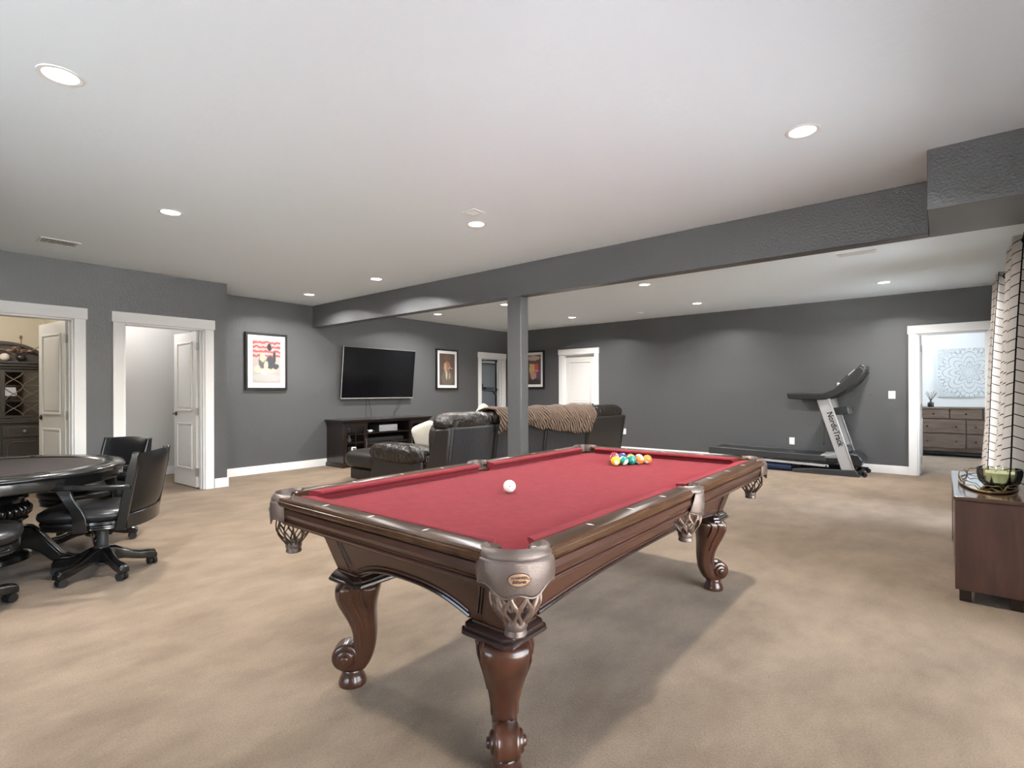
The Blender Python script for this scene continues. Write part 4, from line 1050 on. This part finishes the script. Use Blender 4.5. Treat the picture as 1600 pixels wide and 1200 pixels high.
# end wing of the left module
obj('side_panel', MB().hexa([(SX0, SYB+.06, .06), (SX0+.05, SYB+.06, .06), (SX0+.05, SYB+.48, .06), (SX0, SYB+.48, .06)], [(SX0, SYB-.04, .84), (SX0+.05, SYB-.04, .84), (SX0+.05, SYB+.22, .82), (SX0, SYB+.22, .82)]), LF, t, bevel=.02)
obj('side_panel', MB().hexa([(SX1-.05, SYB+.06, .06), (SX1, SYB+.06, .06), (SX1, SYB+.9, .06), (SX1-.05, SYB+.9, .06)], [(SX1-.02, SYB-.04, .84), (SX1+.05, SYB-.04, .84), (SX1+.05, SYB+.25, .60), (SX1-.02, SYB+.25, .60)]), LF, t, bevel=.02)
for i, (a, b) in enumerate(mods):
    zc = .92 if i else .895
    obj('head_cushion', MB().pillow(((a+b)/2, SYB+.14, zc), (b-a+.05, .38, .25), 26, 4.5, 2.3, seed=i, wr=.032), LB, t, subsurf=1, angle=3)
    obj('back_cushion', MB().pillow(((a+b)/2, SYB+.27, .66), (b-a, .30, .52), 16, 5, 3, seed=i+9, wr=.012), LB, t, angle=3)
    obj('seat_cushion', MB().pillow(((a+b)/2, SYB+.62, .41), (b-a, .72, .20), 14, 6, 3, seed=i+20, wr=.006), LB, t, angle=3)
# arm on the near end, then the chaise stretching to the television
obj('arm_box', MB().box(SX0, SX0+.26, SYB+.46, SYB+1.50, .05, .42), LF, t, bevel=.02)
obj('arm_cushion', MB().pillow((SX0+.13, SYB+.98, .475), (.38, 1.12, .25), 26, 4.5, 2.3, seed=41, wr=.045), LB, t, subsurf=1, angle=3)
obj('chaise_base', MB().box(SX0+.06, SX0+1.0, SYB+1.40, SYB+2.08, .04, .20), LF, t, bevel=.02)
obj('chaise_cushion', MB().pillow((SX0+.53, SYB+1.77, .32), (1.10, .92, .27), 18, 5.5, 2.9, seed=44, wr=.006), LF, t, subsurf=1, angle=3)
obj('arm_box', MB().box(SX1-.28, SX1-.02, SYB+.25, SYB+1.05, .05, .56), LF, t, bevel=.03)
obj('footrest', MB().pillow((6.1, SYB+1.20, .40), (.95, .5, .16), 14, 5, 2.6, seed=47, wr=.012), LB, t, angle=3)
obj('footrest_base', MB().box(5.7, 6.5, SYB+.90, SYB+1.40, .06, .36), LF, t, bevel=.02)
# cushions
o = obj('throw_pillow', MB().pillow((0, 0, 0), (.38, .38, .14), 14, 6.5, 2.0), fabric_w, None, angle=3)
o.location = (4.70, 5.40, .665); o.rotation_euler = (math.radians(84), math.radians(20), math.radians(100))
tag(o, 'cream throw pillow standing on its corner beside the leather arm cushion', 'pillow')
o = obj('throw_pillow', MB().pillow((0, 0, 0), (.36, .36, .14), 14, 6.5, 2.0), fabric_w, None, angle=3)
o.location = (5.45, 5.0, .88); o.rotation_euler = (math.radians(80), math.radians(40), math.radians(-20))
tag(o, 'beige pillow corner poking above the sofa back left of the post', 'pillow')
# fur throw
def make_fur():
    m, n, l, b = nodes_of('striped_faux_fur'); b.inputs['Roughness'].default_value = .85; b.inputs['Sheen Weight'].default_value = .05
    uv = n.new('ShaderNodeUVMap'); uv.uv_map = 'UVMap'
    w = n.new('ShaderNodeTexWave'); w.inputs['Scale'].default_value = 6.5; w.inputs['Distortion'].default_value = 5.0; w.inputs['Detail'].default_value = 3; w.inputs['Detail Scale'].default_value = 1.2
    l.new(uv.outputs[0], w.inputs[0]); r = n.new('ShaderNodeValToRGB'); r.color_ramp.elements[0].position = .1; r.color_ramp.elements[1].position = .95
    r.color_ramp.elements[0].color = (.016, .009, .006, 1); r.color_ramp.elements[1].color = (.20, .118, .072, 1)
    l.new(w.outputs[0], r.inputs[0]); l.new(r.outputs[0], b.inputs['Base Color'])
    bp = n.new('ShaderNodeBump'); bp.inputs['Strength'].default_value = .9; bp.inputs['Distance'].default_value = .02; l.new(w.outputs[0], bp.inputs['Height']); l.new(bp.outputs[0], b.inputs['Normal'])
    return m
fur = make_fur()
def throw(x0, x1, hem, label, seed=0):
    """blanket folded over the back: runs from behind the cushions, over the top, down the outer face"""
    path0 = [(.36, .95), (.30, 1.02), (.16, 1.062), (.02, 1.045), (-.075, .965), (-.118, .88), (-.118, .80), (-.112, .72), (-.10, .62), (-.085, .50)]
    def P(u, v):
        x = x0+(x1-x0)*u; hz = hem(u); k = v*(len(path0)-1)
        i = min(int(k), len(path0)-2); f = k-i
        y = path0[i][0]*(1-f)+path0[i+1][0]*f; z = path0[i][1]*(1-f)+path0[i+1][1]*f
        if z < .90 and v > .4: z = .90-(.90-z)*(.90-hz)/(.90-.50)
        rp = .010*math.sin(26*u*PI+7*v+seed)*(.3+v)+.006*math.sin(50*u+9*v)
        return (x+(.03*math.sin(5*v+seed)), SYB+y-rp-.012, z+.008*math.sin(31*u+seed))
    o = obj('fur_throw', MB().grid(P, 90, 26), fur, None, solid=.022, subsurf=0, angle=3, recalc=False)
    uvl = o.data.uv_layers.new(name='UVMap')
    for lp in o.data.loops:
        i = lp.vertex_index; u = (i % 91)/90; v = (i//91)/26; uvl.data[lp.index].uv = ((x1-x0)*u*1.0-v*.28, v*.4)
    tag(o, label, 'blanket')
throw(5.02, 7.42, lambda u: (.72+.13*min(1, abs(u-.22)/.1)*0+.10*math.sin(PI*min(1, u/.42)) if u < .42 else .74-.12*min(1, (u-.42)/.4)) if u < .94 else .62+.20*(u-.94)/.06, 'brown striped faux fur throw draped over the sofa back right of the post')

# ================================================================= TREADMILL
t = thing('treadmill', 'silver and black folding treadmill against the far wall', 'treadmill', (9.12, 0, 0))
W_ = .66
def ypris(pts, x0, x1, name, m_, bev=.006, parent=None): return obj(name, MB().prism(pts, x0, x1, 'x'), m_, parent or t, bevel=bev)
for i, x in enumerate((0, W_-.03)):
    ypris([(.93, .0), (1.03, .0), (1.80, .0), (1.83, .03), (1.80, .055), (1.50, .085), (1.15, .09), (.99, .105)], x-.01, x+.05, 'base_foot', plastic_g)
    u_ = ypris([(.995, .095), (1.165, .09), (1.49, 1.155), (1.315, 1.175)], x, x+.03, 'upright', silver_p, .008)
    ypris([(1.0, .10), (1.02, .10), (1.34, 1.17), (1.315, 1.175)], x-.004, x+.036, 'upright_edge', steel, .002)
    ypris([(1.875, 1.150), (1.895, 1.240), (1.50, 1.225), (1.40, 1.235), (1.26, 1.30), (1.08, 1.48), (.97, 1.60), (.91, 1.62), (.87, 1.55), (.96, 1.40), (1.10, 1.28), (1.25, 1.18), (1.36, 1.14), (1.55, 1.13)], x-.03, x+.055, 'handrail', plastic_b, .012)
# deck
ypris([(3.10, .22), (3.10, .30), (1.20, .255), (1.20, .185)], .02, W_-.02, 'deck', plastic_b, .01)
ypris([(2.98, .303), (2.98, .308), (1.30, .270), (1.30, .262)], .10, W_-.10, 'running_belt', belt_m, .001)
for x in (.0, W_-.04): ypris([(3.12, .20), (3.12, .315), (3.00, .318), (1.38, .285), (1.36, .20)], x, x+.04, 'side_rail', plastic_g, .008)
ypris([(2.90, .155), (2.90, .185), (1.33, .150), (1.33, .115)], .005, .03, 'frame_rail', silver_p, .003)
ypris([(2.90, .155), (2.90, .185), (1.33, .150), (1.33, .115)], W_-.03, W_-.005, 'frame_rail', silver_p, .003)
obj('frame_bolt', MB().cyl((.006, 1.36, .132), (-.004, 1.36, .132), .014, 12), plastic_b, t)
ypris([(1.45, .20), (1.45, .29), (1.22, .31), (1.20, .20)], .06, W_-.06, 'deck_end_cap', silver_p, .01)
ypris([(1.18, .16), (1.20, .30), (1.10, .34), (.96, .33), (.90, .24), (.93, .14)], .04, W_-.04, 'motor_cover', plastic_b, .02)
ypris([(1.20, .30), (1.22, .40), (1.12, .44), (1.06, .36)], .12, W_-.12, 'motor_hood', plastic_g, .015)
obj('front_bar', MB().cyl((.03, .95, .05), (W_-.03, .95, .05), .028, 12).cyl((.05, 1.0, .12), (W_-.05, 1.0, .12), .02, 12), plastic_b, t)
for x in (.06, W_-.06): obj('wheel', MB().cyl((x-.015, .88, .035), (x+.015, .88, .035), .034, 18), rubber, t, angle=.6)
obj('wheel_bracket', MB().box(.045, .075, .88, .97, .03, .09).box(W_-.075, W_-.045, .88, .97, .03, .09), plastic_b, t, bevel=.003)
# console head
ypris([(1.32, 1.24), (1.24, 1.34), (.98, 1.60), (.93, 1.66), (.875, 1.655), (.865, 1.60), (.95, 1.45), (1.12, 1.25), (1.24, 1.18)], .04, W_-.04, 'console', plastic_b, .02)
obj('console_screen', MB().at(0, 1.17, 1.434, 0, math.radians(-45)).box(.20, W_-.20, -.10, .10, .0, .012), glass_dark, t, bevel=.003)
obj('control_panel', MB().at(0, 1.02, 1.53, 0, math.radians(-45)).box(.05, .20, -.06, .06, .0, .03), silver_p, t, bevel=.006)
obj('speaker_pod', MB().cyl((-.01, 1.00, 1.44), (.05, 1.00, 1.44), .045, 20).cyl((-.01, 1.15, 1.335), (.05, 1.15, 1.335), .035, 20), plastic_b, t, angle=.6)
obj('cup_ring', MB().cyl((.02, 1.20, 1.335), (.02, 1.20, 1.395), .018, 14), plastic_w, t)
obj('cross_bar', MB().cyl((.02, 1.18, .93), (W_-.02, 1.18, .93), .02, 12), plastic_b, t)
obj('heart_rate_grip', MB().prism([(1.28, .90), (1.30, 1.01), (1.10, 1.04), (1.07, .92)], .12, W_-.12, 'x'), plastic_g, t, bevel=.015)
obj('safety_cord', MB().tube([(.30, 1.42, 1.15), (.30, 1.425, .9), (.30, 1.43, .55), (.30, 1.43, .46)], .003, 6).box(.29, .31, 1.42, 1.44, .43, .46), plastic_b, t)
# lettering down the near upright (reads top to bottom, letters turned to follow the post)
ang = math.atan2(1.155-.09, 1.49-1.165)     # post direction in the y-z plane
dirv = Vector((0, -math.cos(ang), -math.sin(ang))); upv = Vector((0, -math.sin(ang), math.cos(ang)))
M4 = Matrix.Translation((-.0015, (1.49+1.315+1.165+.995)/4+.0, .70)) @ Matrix((dirv, upv, dirv.cross(upv))).transposed().to_4x4()
text_obj('lettering', 'NordicTrack', .112, ink_m, t, M4, .0008, .90, .0026)
o = obj('exercise_mat', MB().cyl((0, 1.84, .062), (0, 2.95, .062), .060, 24), blue_mat, None, angle=.6); o.location = (9.20, 0, 0)
tag(o, 'dark blue rolled exercise mat on the floor under the treadmill deck', 'exercise mat')

# ================================================================= BEDROOM
t = thing('dresser', 'weathered wood dresser with dark knobs in the bedroom', 'dresser', (13.0, .385, 0))
DW = 1.46; fz = [(.735, .918, 3), (.455, .71, 2), (.175, .43, 2)]
obj('carcass', MB().box(.022, .52, -DW, 0, .105, .92), grey_wood, t, bevel=.004)
obj('top', MB().box(-.012, .53, -DW-.015, .015, .92, .95), grey_wood, t, bevel=.004)
obj('base_rail', MB().box(.03, .50, -DW+.02, -.02, .065, .106), plastic_b, t)
for x in (.05, .45):
    for y in (-DW+.03, -.08): obj('leg', MB().box(x, x+.05, y, y+.05, 0, .07), plastic_b, t)
for z0, z1, n in fz:
    for k in range(n):
        a = -DW+.02+(DW-.04)*k/n; b = -DW+.02+(DW-.04)*(k+1)/n
        D = obj('drawer', MB().box(0, .021, a+.008, b-.008, z0, z1), grey_wood, t, bevel=.004)
        for y in ([(a+b)/2] if n == 3 else [a+.14, b-.14]):
            obj('knob', MB().cyl((0, y, (z0+z1)/2), (-.012, y, (z0+z1)/2), .008, 8).sphere((-.02, y, (z0+z1)/2), .016, 12, 8), bronze, D)
t = thing('reed_diffuser', 'small black reed diffuser on the left end of the dresser top', 'diffuser', (13.2, .175, .951))
obj('bottle', MB().lathe([(.002, 0), (.045, 0), (.05, .01), (.05, .075), (.04, .09), (.02, .095), (.02, .115), (.002, .115)], 20), plastic_b, t, angle=.7)
for k in range(7):
    a = k*.9; obj('reed', MB().cyl((0, 0, .11), (.05*math.cos(a), .09*math.sin(a)-.01, .29+.02*math.sin(k*2)), .0035, 6), bronze, t)
def make_mandala():
    m, n, l, b = nodes_of('mandala_canvas_print'); b.inputs['Roughness'].default_value = .8
    uv = n.new('ShaderNodeUVMap'); uv.uv_map = 'UVMap'
    s = n.new('ShaderNodeSeparateXYZ'); l.new(uv.outputs[0], s.inputs[0])
    def M(op, a, c=None):
        k = n.new('ShaderNodeMath'); k.operation = op
        for i, x in enumerate((a, c)):
            if x is None: continue
            if isinstance(x, (int, float)): k.inputs[i].default_value = x
            else: l.new(x, k.inputs[i])
        return k.outputs[0]
    ln = n.new('ShaderNodeVectorMath'); ln.operation = 'LENGTH'; l.new(uv.outputs[0], ln.inputs[0]); r = ln.outputs['Value']
    th = M('ARCTAN2', s.outputs[1], s.outputs[0])
    pet = M('ABSOLUTE', M('COSINE', M('MULTIPLY', th, 4)))               # eight petals
    rr = M('SUBTRACT', r, M('MULTIPLY', pet, .22))
    ringA = M('LESS_THAN', M('ABSOLUTE', M('SINE', M('MULTIPLY', rr, 15))), .20)
    ray = M('LESS_THAN', M('ABSOLUTE', M('SINE', M('MULTIPLY', th, 20))), .28)
    band = M('GREATER_THAN', M('SINE', M('MULTIPLY', rr, 9.5)), .45)
    pat = M('MAXIMUM', ringA, M('MULTIPLY', ray, band))
    nz = n.new('ShaderNodeTexNoise'); nz.inputs['Scale'].default_value = 9; nz.inputs['Detail'].default_value = 4; l.new(uv.outputs[0], nz.inputs[0])
    out = M('GREATER_THAN', r, 1.0)
    fl = n.new('ShaderNodeTexVoronoi'); fl.inputs['Scale'].default_value = 7; l.new(uv.outputs[0], fl.inputs[0])
    cor = M('LESS_THAN', M('ABSOLUTE', M('SINE', M('MULTIPLY', fl.outputs[0], 14))), .35)
    mixp = M('ADD', M('MULTIPLY', pat, M('SUBTRACT', 1, out)), M('MULTIPLY', cor, out))
    fac = M('MULTIPLY', mixp, M('ADD', nz.outputs[0], .15))
    c = n.new('ShaderNodeMix'); c.data_type = 'RGBA'; c.inputs[6].default_value = (.52, .56, .59, 1); c.inputs[7].default_value = (.07, .10, .13, 1)
    l.new(fac, c.inputs[0]); l.new(c.outputs[2], b.inputs['Base Color']); return m
mand = make_mandala()
t = thing('canvas_art', 'square canvas with pale blue-grey mandala above the dresser', 'wall art', (13.549, -.41, 1.625))
obj('stretcher', MB().box(-.035, 0, -.475, .475, -.475, .475), mat_board, t, bevel=.003)
p = obj('canvas_print', MB().box(-.0385, -.0352, -.477, .477, -.477, .477), mand, t, smooth=False)
add_uv(p, lambda c: (c.y/.477, c.z/.477))

# ================================================================= DINING ROOM
HX, HY_ = 1.22, 10.55
t = thing('china_hutch', 'tall dark grey china hutch with arched top and lattice glass doors', 'hutch', (HX, HY_, 0))
hw = .62
obj('lower_cabinet', MB().box(-hw-.03, hw+.03-.27, -.30, .18, .06, .84), hutch_wood, t, bevel=.004)
obj('waist_moulding', MB().box(-hw-.05, hw+.05-.27, -.32, .18, .84, .865).box(-hw-.04, hw+.04-.27, -.30, .18, .865, .90), hutch_wood, t, bevel=.006)
obj('plinth', MB().box(-hw-.04, hw+.04-.27, -.31, .18, 0, .06), hutch_wood, t, bevel=.004)
hr = hw-.27
obj('side_panel', MB().box(-hw, -hw+.03, -.20, .18, .90, 1.62), hutch_wood, t)
obj('side_panel', MB().box(hr-.03, hr, -.20, .18, .90, 1.62), hutch_wood, t)
obj('back_panel', MB().box(-hw+.03, hr-.03, .16, .18, .90, 1.62), mat('hutch_interior', (.14, .10, .075), .6), t)
obj('cornice', MB().box(-hw-.02, hr+.02, -.22, .18, 1.62, 1.66).box(-hw-.04, hr+.04, -.25, .18, 1.66, 1.70).box(-hw-.055, hr+.055, -.27, .18, 1.70, 1.73), hutch_wood, t, bevel=.006)
cxx = (-hw+hr)/2; rad = (hr+hw)/2-.02
pts = [(cxx+rad*math.cos(PI*i/24), 1.73+.26*math.sin(PI*i/24)) for i in range(25)]
obj('arched_pediment', MB().prism(pts, -.18, -.12, 'y'), hutch_wood, t)
obj('arch_moulding', MB().tube([(x, -.19, z) for x, z in pts], .028, 8), hutch_wood, t)
for z in (1.14, 1.38): obj('shelf', MB().box(-hw+.03, hr-.03, -.12, .16, z, z+.015), mat('shelf_edge', (.30, .22, .15), .4), t)
for s in (0, 1):
    x0 = -hw+.03+(hw+hr-.06)/2*s; x1 = x0+(hw+hr-.06)/2; m = MB()
    m.box(x0, x0+.035, -.20, -.175, .905, 1.615).box(x1-.035, x1, -.20, -.175, .905, 1.615).box(x0+.035, x1-.035, -.20, -.175, .905, .945).box(x0+.035, x1-.035, -.20, -.175, 1.575, 1.615)
    D = obj('door', m, hutch_wood, t, bevel=.003)
    q = MB(); W2 = x1-x0-.07
    for k in range(-1, 3):
        for sg in (-1, 1):
            q.tube([(min(max(x0+.035+W2*(.5*k+.25)+sg*W2*.25*math.cos(v*PI*1.5*2), x0+.035), x1-.035), -.188, .945+.63*v) for v in [i/30 for i in range(31)]], .007, 6)
    obj('lattice', q, grey_wood, D); obj('glass_pane', MB().box(x0+.035, x1-.035, -.186, -.182, .945, 1.575), cab_glass, D, smooth=False)
    D = obj('drawer', MB().box(x0, x1-.01, -.312, -.299, .64, .80), hutch_wood, t, bevel=.003)
    obj('drawer_bead', MB().box(x0+.05, x1-.06, -.316, -.311, .66, .668).box(x0+.05, x1-.06, -.316, -.311, .772, .78).box(x0+.05, x0+.058, -.316, -.311, .668, .772).box(x1-.068, x1-.06, -.316, -.311, .668, .772), grey_wood, D)
    obj('knob', MB().sphere(((x0+x1)/2, -.328, .72), .02, 12, 8), steel, D)
    D = obj('cabinet_door', MB().box(x0, x1-.01, -.312, -.299, .09, .61), hutch_wood, t, bevel=.003)
    obj('door_bead', MB().tube([(x0+.05, -.314, .14), (x0+.05, -.314, .52), (x0+.09, -.314, .57), (x1-.10, -.314, .57), (x1-.06, -.314, .52), (x1-.06, -.314, .14), (x0+.05, -.314, .14)], .005, 6), grey_wood, D)
t = thing('shade_reflection', 'stand-in for a white drum shade reflected in the lattice hutch glass', 'lamp', (HX-.03, HY_+.0, 1.1555))  # stand-in for a lamp's reflection in the glass, with its glow put in
obj('shade', MB().lathe([(.085, .075), (.07, .20), (.068, .20), (.083, .075)], 24), mat('lit_shade_reflection', (.85, .84, .8), .7, emit=((1, .95, .85), .6)), t)
obj('reflection_stem', MB().lathe([(.002, 0), (.05, 0), (.05, .012), (.01, .02), (.01, .14), (.002, .14)], 16), bronze, t)
t = thing('dried_flower_ornament', 'dried flower arrangement with one white and one black ball over the hutch cornice', 'ornament', (HX+.03, HY_-.19, 1.7315))
obj('white_ball', MB().sphere((-.13, -.03, .055), .055, 20, 12), mat('mottled_white', (.55, .5, .46), .6), t)
obj('black_ball', MB().sphere((.04, -.03, .055), .055, 20, 12), plastic_b, t)
dried = mat('dried_brown_petals', (.12, .07, .05), .8, var=(20, (.30, .2, .16), .4, .6))
m = MB(); rnd = random.Random(3)
for k in range(46):
    a = rnd.random()*2*PI; r = .02+.13*rnd.random(); z = .13+.12*rnd.random()*(1-r/.2)
    m.at(.03+r*math.cos(a), r*.35*math.sin(a), z, a, rnd.random()*2).sphere((0, 0, 0), .035, 8, 5, (1, .55, .18))
obj('petals', m, dried, t)
m = MB()
for p_ in ([(-.02, 0, .10), (-.14, -.02, .16), (-.28, -.03, .19)], [(.03, 0, .12), (.05, 0, .26), (.045, 0, .36)], [(.05, 0, .1), (.16, -.02, .17), (.25, -.03, .23)], [(0, 0, .0), (0, 0, .14)]):
    m.tube(p_, .008, 6)
m.sphere((.045, 0, .35), .018, 8, 6, (1, 1, 1.8)); obj('twigs', m, dried, t)

# ================================================================= GYM
t = thing('power_tower', 'black steel pull-up and dip tower in the exercise room', 'exercise tower', (10.43, 9.15, 0), -PI/2)
def gp(dx, dy, z): return (dx, dy, z)
m = MB().box(-.03, .03, -.03, .03, .0, 2.12).box(.57, .63, -.03, .03, .0, 2.12); obj('upright', m, plastic_b, t, bevel=.004)
obj('base', MB().box(-.06, -.0, -.55, .45, 0, .06).box(.60, .66, -.55, .45, 0, .06).box(0, .6, .38, .44, 0, .06), plastic_b, t, bevel=.006)
obj('cross_brace', MB().box(0, .6, -.02, .02, 1.30, 1.36).box(0, .6, -.02, .02, .55, .61).box(0, .6, -.02, .02, 2.06, 2.12), plastic_b, t)
obj('pull_up_bar', MB().tube([(0, 0, 2.09), (-.06, -.12, 2.11), (-.14, -.34, 2.11), (-.32, -.42, 2.07)], .022, 10).tube([(.6, 0, 2.09), (.66, -.12, 2.11), (.74, -.34, 2.11)], .022, 10).cyl((-.14, -.34, 2.11), (.74, -.34, 2.11), .02, 10), plastic_b, t)
obj('dip_arm', MB().tube([(0, -.02, 1.18), (-.02, -.12, 1.30), (-.04, -.55, 1.33)], .028, 10).tube([(.6, -.02, 1.18), (.6, -.12, 1.30), (.6, -.55, 1.33)], .028, 10), plastic_b, t)
obj('arm_pad', MB().box(-.09, .03, -.45, -.12, 1.34, 1.40).box(.57, .69, -.45, -.12, 1.34, 1.40), rubber, t, bevel=.012)
obj('grip', MB().cyl((-.04, -.50, 1.33), (-.04, -.50, 1.48), .016, 10).cyl((.6, -.50, 1.33), (.6, -.50, 1.48), .016, 10).cyl((-.04, -.55, 1.33), (-.04, -.68, 1.30), .016, 10), rubber, t)
